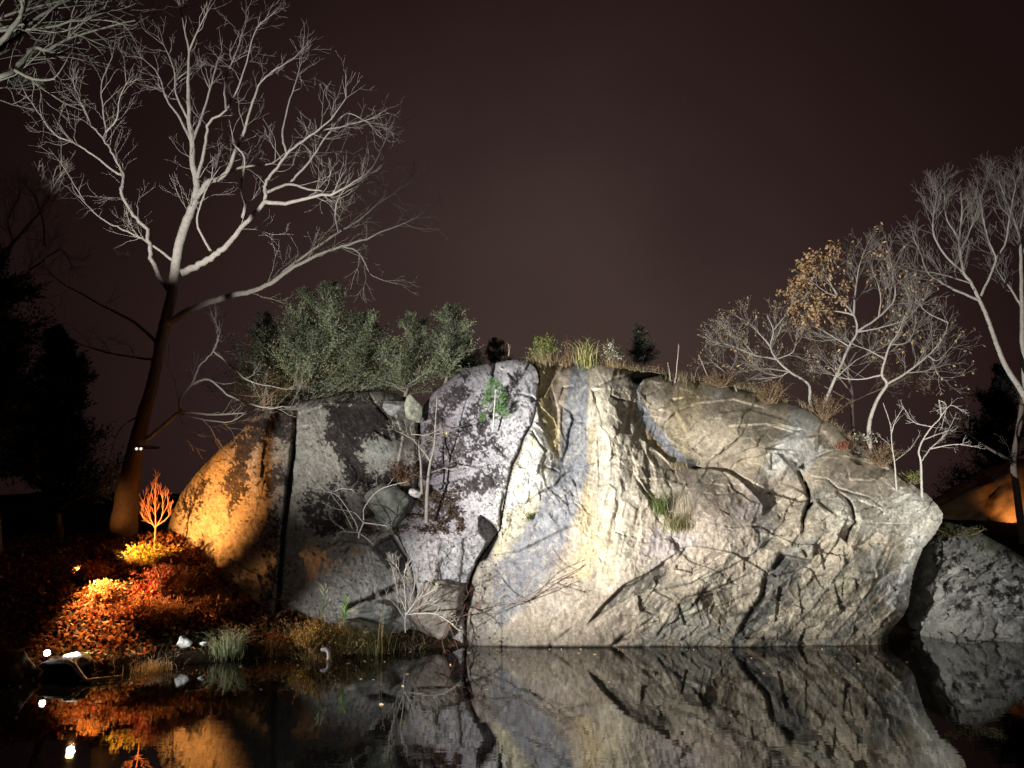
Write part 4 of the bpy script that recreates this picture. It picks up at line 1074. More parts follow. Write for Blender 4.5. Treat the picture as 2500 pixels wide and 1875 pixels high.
bare_tree('brown leaved thicket tree behind the crooked bare tree', ([(2080, 1010), (2080, 960), (2070, 900), (2090, 860)], 10, 5), [([(2080, 960), (2030, 900), (2000, 870)], 5, 2), ([(2075, 930), (2130, 880), (2150, 840)], 5, 2), ([(2070, 900), (2040, 850), (2050, 800)], 5, 2), ([(2080, 980), (1990, 930), (1960, 900)], 5, 2), ([(2080, 980), (2150, 950), (2200, 930)], 5, 2)], 19.2, SPEC_MID, BARK_DARK, 64, leaves=(.75, .075, (0.12, 0.07, 0.04), 1), twig_on_trunk=.3)
bare_tree('small whitish tree growing from the right shoulder of the cliff', ([(2251, 1215), (2250, 1190), (2248, 1128), (2243, 1103), (2253, 1074), (2275, 1042), (2297, 1016), (2292, 977)], 8, 3),
  [([(2248, 1128), (2271, 1096), (2308, 1060), (2329, 1024)], 5, 2), ([(2275, 1042), (2232, 1031), (2206, 995)], 4, 2), ([(2297, 1016), (2320, 990), (2345, 1000)], 4, 2), ([(2271, 1096), (2330, 1085), (2375, 1090)], 4, 2), ([(2253, 1074), (2290, 1060), (2320, 1050)], 4, 2), ([(2292, 977), (2310, 990), (2300, 1040)], 3, 2)], 16.6,
  [dict(n=6, len=.36, ang=.7, up=.12, t0=.2, r=.007, seg=5, wig=.2), dict(n=8, len=.16, ang=.75, up=.1, t0=.2, r=.004, seg=3), dict(n=6, len=.08, ang=.75, up=.06, t0=.25, r=.003, seg=3)], BARK_PALE * 1.15, 67, twig_on_trunk=.1)
SPEC_SAP = [dict(n=4, len=.28, ang=.6, up=.14, t0=.3, r=.005, seg=4), dict(n=6, len=.1, ang=.7, up=.1, t0=.2, r=.003, seg=3)]
bare_tree('thin white sapling standing left of the small whitish tree', ([(2186, 1160), (2185, 1139), (2177, 1081), (2174, 1038), (2156, 984)], 5, 2), [([(2176, 1060), (2185, 1030), (2199, 1005)], 3, 2), ([(2185, 1125), (2217, 1100), (2243, 1067)], 3, 2), ([(2183, 1115), (2170, 1085), (2150, 1068)], 2, 1.5)], 16.5, SPEC_SAP, BARK_PALE * 1.15, 71, cat='sapling', name='sapling', twig_on_trunk=.2)

# gully plants
SPEC_S = [dict(n=7, len=.36, ang=.8, up=.06, t0=.2, r=.006, seg=5, wig=.25), dict(n=9, len=.17, ang=.8, up=.05, t0=.15, r=.0035, seg=4, wig=.22), dict(n=7, len=.08, ang=.8, up=.03, t0=.25, r=.0026, seg=3)]
bare_tree('small grey twin stemmed tree rising from the gully with flat top', ([(1042, 1212), (1046, 1163), (1051, 1127), (1060, 1091), (1062, 1050), (1067, 968)], 12, 3),
  [([(1030, 1206), (1028, 1152), (1026, 1120), (1022, 1090)], 9, 5, 0), ([(1051, 1127), (1032, 1100), (1010, 1073), (1003, 1050)], 7, 3), ([(1053, 1153), (1082, 1143), (1089, 1134), (1114, 1125)], 5, 2), ([(1010, 1073), (985, 1060), (960, 1048)], 4, 2), ([(1022, 1090), (1050, 1070), (1100, 1060)], 4, 2), ([(1062, 1060), (1085, 1055), (1115, 1045)], 4, 2), ([(1003, 1060), (1040, 1062), (1070, 1050)], 3, 2), ([(1082, 1143), (1130, 1150), (1180, 1135)], 3, 1.5)],
  16.2, SPEC_S, np.array([.27, .24, .21]), 73, twig_on_trunk=.12, leaves=(.012, .06, (.65, .55, .2), 1))
DEAD = np.array([.46, .44, .40])
SPEC_D = [dict(n=3.0, len=.26, ang=.7, up=.0, t0=.2, r=.005, seg=4, wig=.2), dict(n=4, len=.1, ang=.8, up=.0, t0=.2, r=.003, seg=3)]
bare_tree('dead white branches fanned out over the grey block', ([(876, 1304), (879, 1296), (888, 1276)], 5, 4),
  [([(888, 1276), (917, 1280), (940, 1283)], 3.8, 2.2), ([(888, 1276), (867, 1253), (849, 1247), (820, 1242), (795, 1231)], 3.6, 1.8), ([(872, 1296), (870, 1280), (836, 1224), (818, 1206), (795, 1199), (775, 1179), (757, 1158)], 3.6, 1.8), ([(860, 1290), (840, 1250), (815, 1215), (790, 1180)], 3, 2), ([(888, 1270), (890, 1238), (922, 1199), (953, 1186), (982, 1179)], 3.6, 1.8), ([(872, 1299), (890, 1310), (906, 1324)], 3.8, 2.2), ([(872, 1299), (829, 1299), (818, 1314)], 3, 1.6), ([(840, 1292), (815, 1275), (806, 1260)], 3, 2), ([(922, 1199), (920, 1180), (918, 1165)], 2, 1.5), ([(815, 1200), (835, 1193), (862, 1196)], 3, 2)],
  15.5, SPEC_D, DEAD, 79, cat='branch', name='dead_branches', twig_on_trunk=.0, crown='twigs', foot=.08)
bare_tree('bare pale shrub with upswept twigs at the waterline', ([(990, 1540), (989, 1518), (991, 1480), (987, 1403), (1005, 1363)], 4, 2.4),
  [([(994, 1500), (1052, 1497), (1085, 1510), (1117, 1536)], 4.5, 2.4), ([(990, 1495), (1010, 1440), (1020, 1400), (1022, 1380)], 4, 2), ([(992, 1498), (1030, 1450), (1048, 1420)], 4, 2), ([(990, 1490), (970, 1440), (962, 1400)], 4, 2), ([(992, 1500), (1020, 1465), (1060, 1440)], 4, 2), ([(988, 1510), (960, 1470), (930, 1460)], 3, 2), ([(987, 1420), (970, 1385), (955, 1370)], 3, 2), ([(992, 1500), (1000, 1430), (998, 1390)], 3, 2), ([(992, 1500), (1040, 1475), (1075, 1480)], 3, 2)],
  14.7, [dict(n=17, len=.34, ang=.45, up=.16, t0=.12, r=.0042, seg=5, wig=.14), dict(n=9, len=.12, ang=.55, up=.1, t0=.2, r=.003, seg=3)], DEAD * .9, 83, cat='shrub', name='bare_shrub', foot=.03, twig_on_trunk=.3, leaves=(.03, .05, (.45, .5, .12), 1), crown='twigs')
bare_tree('reddish brown shrub drooping over the water right of the pale shrub', ([(1090, 1500), (1095, 1520), (1100, 1540)], 5, 3),
  [([(1095, 1520), (1080, 1560), (1085, 1590)], 3, 2), ([(1095, 1520), (1110, 1560), (1120, 1592)], 3, 2), ([(1095, 1510), (1140, 1500), (1170, 1470)], 4, 2), ([(1095, 1520), (1130, 1540), (1150, 1580)], 3, 2), ([(1090, 1510), (1060, 1530), (1040, 1560)], 3, 2), ([(1095, 1500), (1130, 1470), (1150, 1440)], 3, 2)],
  14.9, [dict(n=12, len=.3, ang=.7, up=-.03, t0=.1, r=.005, seg=5, wig=.18), dict(n=9, len=.14, ang=.7, up=-.05, t0=.2, r=.003, seg=3)], np.array([.17, .09, .07]), 89, cat='shrub', name='bare_shrub', foot=.03, twig_on_trunk=.3, crown='twigs')
bare_tree('tangled dead brush lying against the cliff foot', ([(1262, 1472), (1268, 1468), (1290, 1455)], 5, 3),
  [([(1262, 1472), (1330, 1430), (1400, 1395), (1440, 1372)], 4, 2), ([(1262, 1472), (1320, 1450), (1380, 1425)], 3, 2), ([(1262, 1472), (1300, 1410), (1340, 1385)], 3, 2), ([(1262, 1472), (1220, 1440), (1190, 1400)], 3, 1.5), ([(1262, 1472), (1210, 1480), (1170, 1500)], 3, 1.5), ([(1330, 1430), (1360, 1440), (1385, 1450)], 3, 2), ([(1380, 1395), (1360, 1380), (1340, 1350)], 2, 1.5), ([(1262, 1472), (1200, 1500), (1165, 1530)], 3, 1.5)],
  15.05, [dict(n=8, len=.34, ang=.35, up=.04, t0=.05, r=.004, seg=5, wig=.16), dict(n=6, len=.14, ang=.5, up=.02, t0=.2, r=.0026, seg=3)], np.array([.20, .15, .12]), 97, cat='brush pile', name='dead_brush', twig_on_trunk=0, crown='twigs', foot=.05)
bare_tree('small upswept sapling glowing orange beside the slab', ([(378, 1318), (379, 1300), (380, 1285)], 5, 4),
  [([(379, 1290), (366, 1262), (362, 1230), (372, 1190)], 4, 2), ([(380, 1285), (379, 1230), (380, 1190), (384, 1160)], 4, 2), ([(380, 1288), (395, 1260), (398, 1225), (392, 1195)], 4, 2), ([(379, 1286), (350, 1262), (347, 1240)], 3, 2), ([(380, 1286), (410, 1262), (416, 1240)], 3, 2), ([(366, 1262), (352, 1230), (356, 1205)], 3, 1.5), ([(395, 1260), (410, 1230), (408, 1210)], 3, 1.5)],
  16.3, [dict(n=16, len=.26, ang=.38, up=.22, t0=.1, r=.004, seg=4, wig=.1), dict(n=14, len=.12, ang=.42, up=.18, t0=.1, r=.0028, seg=3)], np.array([.45, .20, .12]), 101, cat='sapling', name='sapling', dY=.3, twig_on_trunk=0)


# ------------------------------------------------------------------ evergreens: upswept sprays on whorled branches
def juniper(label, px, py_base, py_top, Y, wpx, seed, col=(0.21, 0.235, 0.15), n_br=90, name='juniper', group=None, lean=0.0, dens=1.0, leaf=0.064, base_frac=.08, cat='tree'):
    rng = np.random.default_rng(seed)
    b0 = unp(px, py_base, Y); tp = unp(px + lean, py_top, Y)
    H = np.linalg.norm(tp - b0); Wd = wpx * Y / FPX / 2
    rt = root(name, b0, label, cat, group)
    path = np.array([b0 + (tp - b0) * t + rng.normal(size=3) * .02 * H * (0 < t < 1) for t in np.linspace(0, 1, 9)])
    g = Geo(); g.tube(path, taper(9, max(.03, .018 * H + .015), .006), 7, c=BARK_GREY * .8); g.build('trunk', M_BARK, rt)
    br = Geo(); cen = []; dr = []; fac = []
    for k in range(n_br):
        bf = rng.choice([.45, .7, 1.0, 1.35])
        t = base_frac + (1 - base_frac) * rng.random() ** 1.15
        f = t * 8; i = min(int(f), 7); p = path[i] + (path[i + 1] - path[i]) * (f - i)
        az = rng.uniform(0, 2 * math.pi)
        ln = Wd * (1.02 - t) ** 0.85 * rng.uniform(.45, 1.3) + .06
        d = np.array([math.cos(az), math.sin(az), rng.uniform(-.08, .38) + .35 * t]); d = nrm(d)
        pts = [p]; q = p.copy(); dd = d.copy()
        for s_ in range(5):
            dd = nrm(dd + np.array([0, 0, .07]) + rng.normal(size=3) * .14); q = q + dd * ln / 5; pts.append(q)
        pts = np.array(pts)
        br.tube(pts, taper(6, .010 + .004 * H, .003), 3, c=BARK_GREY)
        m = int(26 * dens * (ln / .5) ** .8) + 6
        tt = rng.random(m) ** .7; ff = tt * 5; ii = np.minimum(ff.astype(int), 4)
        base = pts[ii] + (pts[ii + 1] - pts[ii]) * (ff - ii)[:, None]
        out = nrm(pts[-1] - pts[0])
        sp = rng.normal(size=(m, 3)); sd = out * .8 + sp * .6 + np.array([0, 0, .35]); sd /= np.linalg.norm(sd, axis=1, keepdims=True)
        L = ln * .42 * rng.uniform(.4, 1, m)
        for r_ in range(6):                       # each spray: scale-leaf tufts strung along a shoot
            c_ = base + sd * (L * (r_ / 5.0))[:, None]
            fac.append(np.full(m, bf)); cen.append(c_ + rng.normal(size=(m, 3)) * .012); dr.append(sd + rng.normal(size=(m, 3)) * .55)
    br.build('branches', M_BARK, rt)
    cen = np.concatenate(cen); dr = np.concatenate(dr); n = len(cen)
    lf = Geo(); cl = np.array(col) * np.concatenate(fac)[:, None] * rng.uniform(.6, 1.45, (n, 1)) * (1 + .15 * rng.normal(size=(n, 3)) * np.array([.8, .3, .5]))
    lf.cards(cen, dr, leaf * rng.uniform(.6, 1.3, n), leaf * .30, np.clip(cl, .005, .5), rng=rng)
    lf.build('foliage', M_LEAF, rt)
    return rt


G_J = 'evergreen junipers along the crest'
juniper('widest tallest juniper, dark green, at the left of the crest', 745, 1010, 700, 18.6, 360, 201, n_br=150, lean=60, dens=1.1, group=G_J)
juniper('juniper with bright underside in the middle of the crest clump', 885, 990, 764, 18.8, 260, 202, n_br=105, group=G_J, col=(.22, .245, .155))
juniper('small juniper between the middle and the right hand junipers', 985, 985, 768, 18.7, 210, 203, n_br=80, group=G_J, lean=20)
juniper('pointed juniper at the right end of the crest clump', 1085, 945, 748, 18.9, 180, 204, n_br=90, group=G_J, lean=15, col=(.22, .25, .16))
juniper('blackish low juniper in the shade right of the pointed one', 1125, 925, 820, 20.2, 110, 205, n_br=60, group=G_J, col=(.03, .035, .022))  # shade put into the leaf colour
juniper('low shaded juniper spreading above the orange slab', 645, 1010, 770, 19.0, 230, 206, n_br=80, group=G_J, col=(.11, .125, .08))  # leaves coloured darker to stand for shade
juniper('small dark pine on the summit right of the grass tuft', 1568, 925, 800, 19.6, 100, 207, n_br=55, name='pine_tree', col=(.035, .042, .026), lean=-8, base_frac=.3)
juniper('tiny round dark evergreen on the far crest left of the summit grass', 1210, 900, 826, 21.5, 70, 208, n_br=34, name='juniper', col=(.05, .045, .03))
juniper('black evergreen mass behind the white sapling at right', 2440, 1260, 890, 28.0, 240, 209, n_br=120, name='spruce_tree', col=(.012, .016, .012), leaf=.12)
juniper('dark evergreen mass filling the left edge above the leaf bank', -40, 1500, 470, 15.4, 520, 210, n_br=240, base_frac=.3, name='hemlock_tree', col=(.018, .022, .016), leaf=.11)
juniper('dark drooping evergreen between the leaf bank and the tall tree', 130, 1440, 800, 16.6, 330, 211, n_br=170, base_frac=.3, name='hemlock_tree', col=(.02, .026, .018), leaf=.10)


# pine seedling on the cliff
def pine_seedling(label, px, py0, py1, Y, seed):
    rng = np.random.default_rng(seed)
    b0 = unp(px, py0, Y); t1 = unp(px + 8, py1, Y)
    rt = root('pine_seedling', b0, label, 'seedling')
    path = np.array([b0 + (t1 - b0) * t for t in np.linspace(0, 1, 6)])
    g = Geo(); g.tube(path, taper(6, .022, .008), 6, c=(.62, .62, .55)); g.build('stem', M_BARK, rt)
    lf = Geo(); H = np.linalg.norm(t1 - b0)
    for k in range(26):
        t = .18 + .82 * (k / 26); p = b0 + (t1 - b0) * t; az = rng.uniform(0, 6.28); ln = .26 * (1.15 - t * .75)
        e = p + np.array([math.cos(az), math.sin(az) * .8, .45]) * ln
        lf.tube(np.array([p, (p + e) / 2 + [0, 0, -.01], e]), .006, 3, c=(.3, .3, .2))
        m = 60; c = e + rng.normal(size=(m, 3)) * .035; d = (c - p) / .2 + rng.normal(size=(m, 3)) * .9 + np.array([0, 0, .4])
        lf.cards(c, d, .10, .012, np.array([.14, .25, .09]) * rng.uniform(.7, 1.4, (m, 1)), rng=rng)
    lf.build('needles', M_LEAF, rt)


pine_seedling('bright green pine seedling growing from the crack beside the white prow', 1203, 1054, 934, 16.5, 301)


# ------------------------------------------------------------------ grasses and herbs
def tuft(name, label, px, py, Y, hpx, wpx, n, col, seed, cat='grass tuft', droop=.25, tipcol=None, w=.010, group=None, spread=1.0, upright=True):
    rng = np.random.default_rng(seed)
    b0 = unp(px, py, Y); mpp = Y / FPX
    rt = root(name, b0, label, cat, group)
    g = Geo()
    for k in range(n):
        base = b0 + np.array([rng.normal() * wpx * mpp * .16, rng.normal() * wpx * mpp * .13, -.02 - abs(rng.normal()) * hpx * mpp * .16])
        h = hpx * mpp * rng.uniform(.35, 1.05)
        lean = np.array([rng.normal() * .32 * spread, rng.normal() * .25 * spread, 1.0])
        tip = base + nrm(lean) * h; ctrl = base + np.array([0, 0, h * .6]) + (tip - base) * .25
        tip = tip + np.array([lean[0], lean[1], -.3]) * h * droop
        c = np.array(col) * rng.uniform(.65, 1.35)
        if tipcol is not None and rng.random() < .45: c = np.array(tipcol) * rng.uniform(.7, 1.2)
        g.blade(base, tip, ctrl, w * rng.uniform(.7, 1.3), c)
    g.build('blades', M_LEAF, rt)
    return rt


tuft('grass_tuft', 'spiky yellow green grass tuft on the summit, fanned wide', 1427, 880, 18.0, 74, 66, 150, (.34, .36, .13), 401, tipcol=(.50, .42, .2), w=.016)
tuft('grass_tuft', 'straw coloured grass below the yellow green bush on the summit', 1330, 882, 18.0, 46, 100, 160, (.42, .34, .2), 402, w=.010)
tuft('grass_tuft', 'brown dry grass right of the spiky tuft', 1505, 895, 18.1, 40, 90, 130, (.34, .25, .13), 403, w=.009)
tuft('grass_tuft', 'low dry grass on the crest below the two dead sticks', 1660, 925, 18.3, 30, 130, 120, (.30, .25, .15), 404, w=.008)
tuft('grass_tuft', 'low brownish grass between the summit bush and the spiky tuft', 1382, 886, 18.0, 34, 50, 80, (.33, .23, .13), 405, w=.009)
tuft('grass_tuft', 'green clump hanging in the crack below the buttress', 1612, 1240, 15.35, 60, 44, 200, (.13, .17, .055), 406, w=.012, droop=.5)
tuft('grass_tuft', 'tall pale dry grass standing on the ledge beside the green clump', 1665, 1270, 15.3, 118, 84, 130, (.46, .40, .28), 407, w=.007, spread=.7)
tuft('grass_tuft', 'brownish green grass spilling over the ledge lip', 1650, 1285, 15.15, 50, 90, 200, (.20, .19, .08), 408, w=.010, droop=.6)
tuft('grass_tuft', 'few tall straw stalks on the right shoulder ledge', 1972, 1165, 15.6, 62, 24, 14, (.5, .43, .3), 409, w=.008, spread=.35)
tuft('grass_tuft', 'dry straw on the ledge where the grey chute ends', 1655, 1140, 16.6, 26, 60, 60, (.42, .34, .18), 410, w=.008, spread=1.6)
tuft('fern', 'tiny green fern rooted in the yellow wall', 1291, 1262, 15.95, 22, 20, 60, (.09, .13, .03), 411, cat='fern', w=.012, droop=.8)
tuft('grass_tuft', 'dark green grass on the bank beside the white stones', 560, 1590, 14.0, 78, 110, 300, (.20, .26, .13), 412, w=.010, droop=.5, tipcol=(.38, .40, .26))
tuft('grass_tuft', 'olive grass right of the yellow shrub at the waterline', 905, 1585, 14.6, 70, 120, 260, (.22, .24, .10), 413, w=.010, droop=.5, tipcol=(.3, .24, .1))
tuft('grass_tuft', 'dry reed stalks standing left of the bare pale shrub', 930, 1560, 14.5, 105, 30, 12, (.42, .36, .24), 414, w=.012, spread=.2)
tuft('grass_tuft', 'straw grass along the low bank left of the white stones', 370, 1632, 13.0, 34, 130, 200, (.36, .32, .22), 415, w=.009, spread=1.3)
tuft('grass_tuft', 'green moss and grass edging the lit flat rock', 190, 1600, 12.7, 14, 80, 160, (.30, .36, .12), 416, w=.010, spread=1.5)
tuft('grass_tuft', 'brown weedy grass between the orange slab and the water', 660, 1590, 14.4, 60, 120, 160, (.14, .10, .06), 417, w=.008, spread=1.2)
tuft('grass_tuft', 'dry dark grass at the water below the yellow shrub', 780, 1610, 14.1, 40, 150, 240, (.17, .14, .06), 418, w=.009, spread=1.5, droop=.6)
tuft('grass_tuft', 'grey green weeds on the right crest below the sapling', 2150, 1120, 16.9, 40, 70, 100, (.25, .27, .16), 419, w=.010)
tuft('grass_tuft', 'small straw tuft on the grey block lower edge', 870, 1345, 15.6, 30, 50, 70, (.22, .17, .09), 420, w=.008, spread=1.2)


def leafy_bush(name, label, px, py, Y, hpx, wpx, n, col, seed, leaf=.05, cat='shrub', flower=None, col2=None):
    rng = np.random.default_rng(seed)
    b0 = unp(px, py, Y); mpp = Y / FPX
    rt = root(name, b0, label, cat)
    st = Geo(); lf = Geo()
    cen = []; dr = []
    for k in range(n):
        tip = b0 + np.array([rng.normal() * wpx * mpp * .26, rng.normal() * wpx * mpp * .2, hpx * mpp * rng.uniform(.4, 1.0)])
        base = b0 + np.array([rng.normal() * .05, rng.normal() * .05, 0])
        mid = (base + tip) / 2 + rng.normal(size=3) * .06
        tt = np.linspace(0, 1, 5)[:, None]; pts = (1 - tt) ** 2 * base + 2 * tt * (1 - tt) * mid + tt ** 2 * tip
        st.tube(pts, taper(5, .007, .003), 3, c=(.26, .18, .11))
        m = 16
        t2 = rng.uniform(.3, 1, m)[:, None]; c = (1 - t2) ** 2 * base + 2 * t2 * (1 - t2) * mid + t2 ** 2 * tip
        cen.append(c + rng.normal(size=(m, 3)) * .03); dr.append(nrm(tip - base) + rng.normal(size=(m, 3)) * .7)
    st.build('stems', M_BARK, rt)
    cen = np.concatenate(cen); dr = np.concatenate(dr); m = len(cen)
    cc = np.array(col) * rng.uniform(.6, 1.4, (m, 1))
    if col2 is not None:
        s2 = rng.random(m) < .4; cc[s2] = np.array(col2) * rng.uniform(.6, 1.3, (s2.sum(), 1))
    lf.cards(cen, dr, leaf * rng.uniform(.6, 1.3, m), leaf * .5, cc, rng=rng)
    lf.build('foliage', M_LEAF, rt)
    if flower is not None:
        fl = Geo(); sel = rng.random(m) < .09
        for c in cen[sel]:
            fl.cards(c + rng.normal(size=(5, 3)) * .02, rng.normal(size=(5, 3)), .04, .03, flower, rng=rng)
        fl.build('seed_heads', M_LEAF, rt)
    return rt


leafy_bush('shrub', 'yellow green bush on the summit left of the spiky tuft', 1330, 880, 18.0, 66, 66, 60, (.20, .27, .06), 501, .055)
leafy_bush('shrub', 'grey twiggy shrub with white seed heads on the summit', 1490, 890, 18.1, 62, 90, 34, (.20, .21, .12), 502, .04, flower=(.75, .73, .66))
leafy_bush('shrub', 'mustard yellow shrub on the shore under the grey block', 765, 1592, 14.2, 80, 110, 110, (.50, .37, .09), 503, .045, col2=(.16, .15, .05))
leafy_bush('shrub', 'olive brown shrub at the waterline right of the mustard one', 850, 1595, 14.4, 60, 120, 70, (.24, .22, .08), 504, .045, col2=(.36, .27, .11))
leafy_bush('shrub', 'bright yellow green shrub under the orange sapling', 355, 1385, 15.7, 56, 110, 70, (.42, .36, .05), 505, .065)
leafy_bush('shrub', 'scarlet leaved shrub in the middle of the leaf bank', 350, 1470, 14.9, 44, 90, 60, (.45, .045, .03), 506, .055, col2=(.4, .16, .04))
leafy_bush('shrub', 'rust red shrub against the foot of the orange slab', 440, 1450, 15.3, 66, 120, 80, (.25, .075, .035), 507, .05, col2=(.3, .15, .05))
leafy_bush('shrub', 'orange brown shrub low on the leaf bank near the stones', 400, 1520, 14.4, 60, 150, 100, (.33, .14, .04), 508, .055, col2=(.22, .08, .03))
leafy_bush('shrub', 'brown shrub at the dark foot of the orange slab', 530, 1500, 14.9, 60, 130, 80, (.16, .065, .035), 509, .05)
leafy_bush('shrub', 'russet oak sprout behind the gully tree', 985, 1185, 16.6, 60, 80, 50, (.11, .055, .035), 510, .06)
leafy_bush('shrub', 'white flowered weed on the right crest edge', 2110, 1092, 17.2, 50, 60, 12, (.2, .2, .14), 511, .035, flower=(.8, .76, .66))
for k_, (lb, px_, py_, h_, w_) in enumerate([('tangled brown scrub on the rock shoulder under the low tree', 1880, 985, 60, 110), ('tangled tan scrub on the shoulder between the leafy and crooked trees', 2010, 1028, 70, 110), ('dull brown scrub on the shoulder below the thin sapling', 2150, 1140, 60, 90), ('low rusty scrub on the crest left of the low tree', 1765, 945, 44, 120)]):
    leafy_bush('shrub', lb, px_, py_, 17.7 - .25 * (k_ == 2) * 4, h_, w_, 60, (.20, .13, .07), 560 + k_, .045, col2=(.11, .075, .045))
leafy_bush('shrub', 'small red leaved plant in the right ledge crack', 2060, 1098, 16.6, 20, 50, 26, (.22, .06, .035), 512, .04)
leafy_bush('shrub', 'olive weeds below the small whitish tree', 2235, 1180, 16.8, 30, 50, 26, (.16, .2, .05), 513, .04)
leafy_bush('shrub', 'dark brush on the back of the right hand boulder', 2330, 1310, 17.6, 26, 120, 50, (.05, .065, .02), 514, .045)
leafy_bush('shrub', 'brown weeds on the summit between bush and tuft', 1392, 884, 18.2, 60, 50, 24, (.2, .12, .08), 515, .03)


for k_, (lb, px_, py_, h_, w_, c1, c2) in enumerate([
  ('tawny bush at the left end of the leaf bank', 140, 1505, 60, 110, (.40, .20, .07), (.25, .10, .04)), ('copper coloured bush left of the scarlet shrub', 255, 1480, 60, 100, (.42, .18, .05), (.50, .32, .12)),
  ('rusty bush below the scarlet shrub', 330, 1520, 56, 110, (.36, .13, .04), (.22, .08, .03)), ('dull orange bush beside the amber lamp on the bank', 225, 1420, 46, 80, (.40, .22, .08), (.3, .1, .04)),
  ('dark red twiggy bush between scarlet and rust red shrubs', 395, 1440, 60, 90, (.26, .06, .04), (.36, .12, .05)), ('brownish bush at the lower left of the leaf bank', 190, 1540, 44, 120, (.28, .12, .05), (.16, .07, .03))]):
    leafy_bush('shrub', lb, px_, py_, 14.3 + (1500 - py_) * .008, h_, w_, 70, c1, 530 + k_, .06, col2=c2)


def corn_plant(label, px, py, Y, hpx, seed, col, heads=False):
    rng = np.random.default_rng(seed); b0 = unp(px, py, Y); h = hpx * Y / FPX
    rt = root('reed', b0, label, 'reed', None)
    g = Geo(); g.tube(np.array([b0, b0 + [.01, 0, h * .5], b0 + [.02, 0, h]]), taper(3, .010, .005), 5, c=np.array(col) * .9); g.build('stem', M_LEAF, rt)
    lf = Geo()
    for k in range(11):
        t = .15 + .8 * k / 11; p = b0 + np.array([.02 * t, 0, h * t]); s_ = 1 if k % 2 else -1
        tip = p + np.array([s_ * rng.uniform(.10, .22), rng.uniform(-.1, .1), rng.uniform(.06, .2)]); ctrl = p + np.array([s_ * .05, 0, .16])
        lf.blade(p, tip, ctrl, .034, np.array(col) * rng.uniform(.8, 1.3), 5)
    lf.build('blades', M_LEAF, rt)
    if heads:
        hd = Geo()
        for k in range(4):
            p = b0 + np.array([.02 + .03 * k, 0, h * (.95 - .12 * k)]); hd.cards(p + rng.normal(size=(8, 3)) * .012, np.tile([.3, 0, .8], (8, 1)), .09, .02, (.5, .48, .4), rng=rng)
        hd.build('seed_heads', M_LEAF, rt)


corn_plant('bright green reed with stacked blades in front of the grey block', 840, 1528, 14.6, 66, 601, (.28, .46, .14))
corn_plant('pale green reed with dry seed heads left of the bright reed', 786, 1522, 14.6, 84, 602, (.24, .36, .2), True)

# ------------------------------------------------------------------ fallen leaves on the lit bank
rng = np.random.default_rng(701)
n = 26000
X = rng.uniform(-10.5, -3.2, n); Y = shore_y(X) + rng.uniform(.3, 5.6, n)
Z = ground_z(X, Y) + rng.uniform(.0, .05, n)
keep = vnoise(X * 1.6, Y * 1.6, seed=9) + rng.uniform(-.7, .7, n) > -.45
X, Y, Z = X[keep], Y[keep], Z[keep]; n = len(X)
pal = np.array([(.34, .13, .045), (.42, .20, .06), (.26, .085, .035), (.48, .30, .12), (.18, .07, .035), (.40, .07, .035), (.45, .36, .22)])
pc = pal[rng.choice(7, n, p=[.28, .22, .18, .1, .14, .05, .03])] * rng.uniform(.6, 1.3, (n, 1))
lf = Geo(); dl = rng.normal(size=(n, 3)) * np.array([1, 1, .5]) + np.array([0, -.1, .25])
lf.cards(np.stack([X, Y, Z], -1), dl, rng.uniform(.06, .13, n), rng.uniform(.035, .075, n), pc, rng=rng)
lv = lf.build('fallen_leaves', M_LEAF); tag(lv, 'orange and rust fallen leaves covering the left bank', None, None, 'stuff')
# leaf litter on the gully ledge
n = 5000; px = rng.uniform(885, 1130, n); py = 1195 + rng.uniform(0, 105, n) + (px - 1010) * 0.10 * rng.uniform(-1, 1, n)
j = np.clip(((py - y0) / ST).astype(int), 0, U.shape[0] - 1); i = np.clip(((px - x0) / ST).astype(int), 0, U.shape[1] - 1)
keep = (vnoise(px / 24, py / 14, seed=5) + rng.uniform(-.5, .5, n)) > .05
px, py, dd = px[keep], py[keep], D[j, i][keep] - .04; n = len(px)
lf = Geo(); lf.cards(unp(px, py, dd), rng.normal(size=(n, 3)) * [1, .6, .5], rng.uniform(.05, .1, n), rng.uniform(.03, .06, n), np.array([.085, .055, .038]) * rng.uniform(.4, 2.0, (n, 1)), rng=rng)
lv = lf.build('fallen_leaves', M_LEAF); tag(lv, 'dark leaf litter caught on the gully ledge', None, None, 'stuff')

# weeds and dead stalks along the shore, too many to count
rng = np.random.default_rng(711)
g = Geo()
for k in range(5200):
    X_ = rng.uniform(-9.6, -.9); Y_ = shore_y(X_) + rng.uniform(-.12, .75) ** 1.0; 
    if vnoise(np.array([X_ * 2.2]), np.array([Y_ * 2.2]), seed=15)[0] + rng.uniform(-.5, .5) < -.05: continue
    base = np.array([X_, Y_, float(ground_z(np.array([X_]), np.array([Y_]))[0]) - .02]); h = rng.uniform(.05, .30) * (1.3 if X_ > -5.5 else .7)
    lean = np.array([rng.normal() * .5, rng.normal() * .4, 1.0]); tip = base + nrm(lean) * h; ctrl = base + np.array([0, 0, h * .6])
    tip = tip + np.array([lean[0], lean[1], -.4]) * h * .5
    c = np.array([(.26, .21, .12), (.17, .19, .08), (.14, .09, .05), (.34, .29, .18)][rng.integers(4)]) * rng.uniform(.6, 1.3)
    g.blade(base, tip, ctrl, rng.uniform(.006, .014), c, 4)
o = g.build('shore_weeds', M_LEAF); tag(o, 'tangled weeds and dead stalks along the left shore', None, None, 'stuff')
crest = np.array(CLIFF[:24], float); g = Geo()
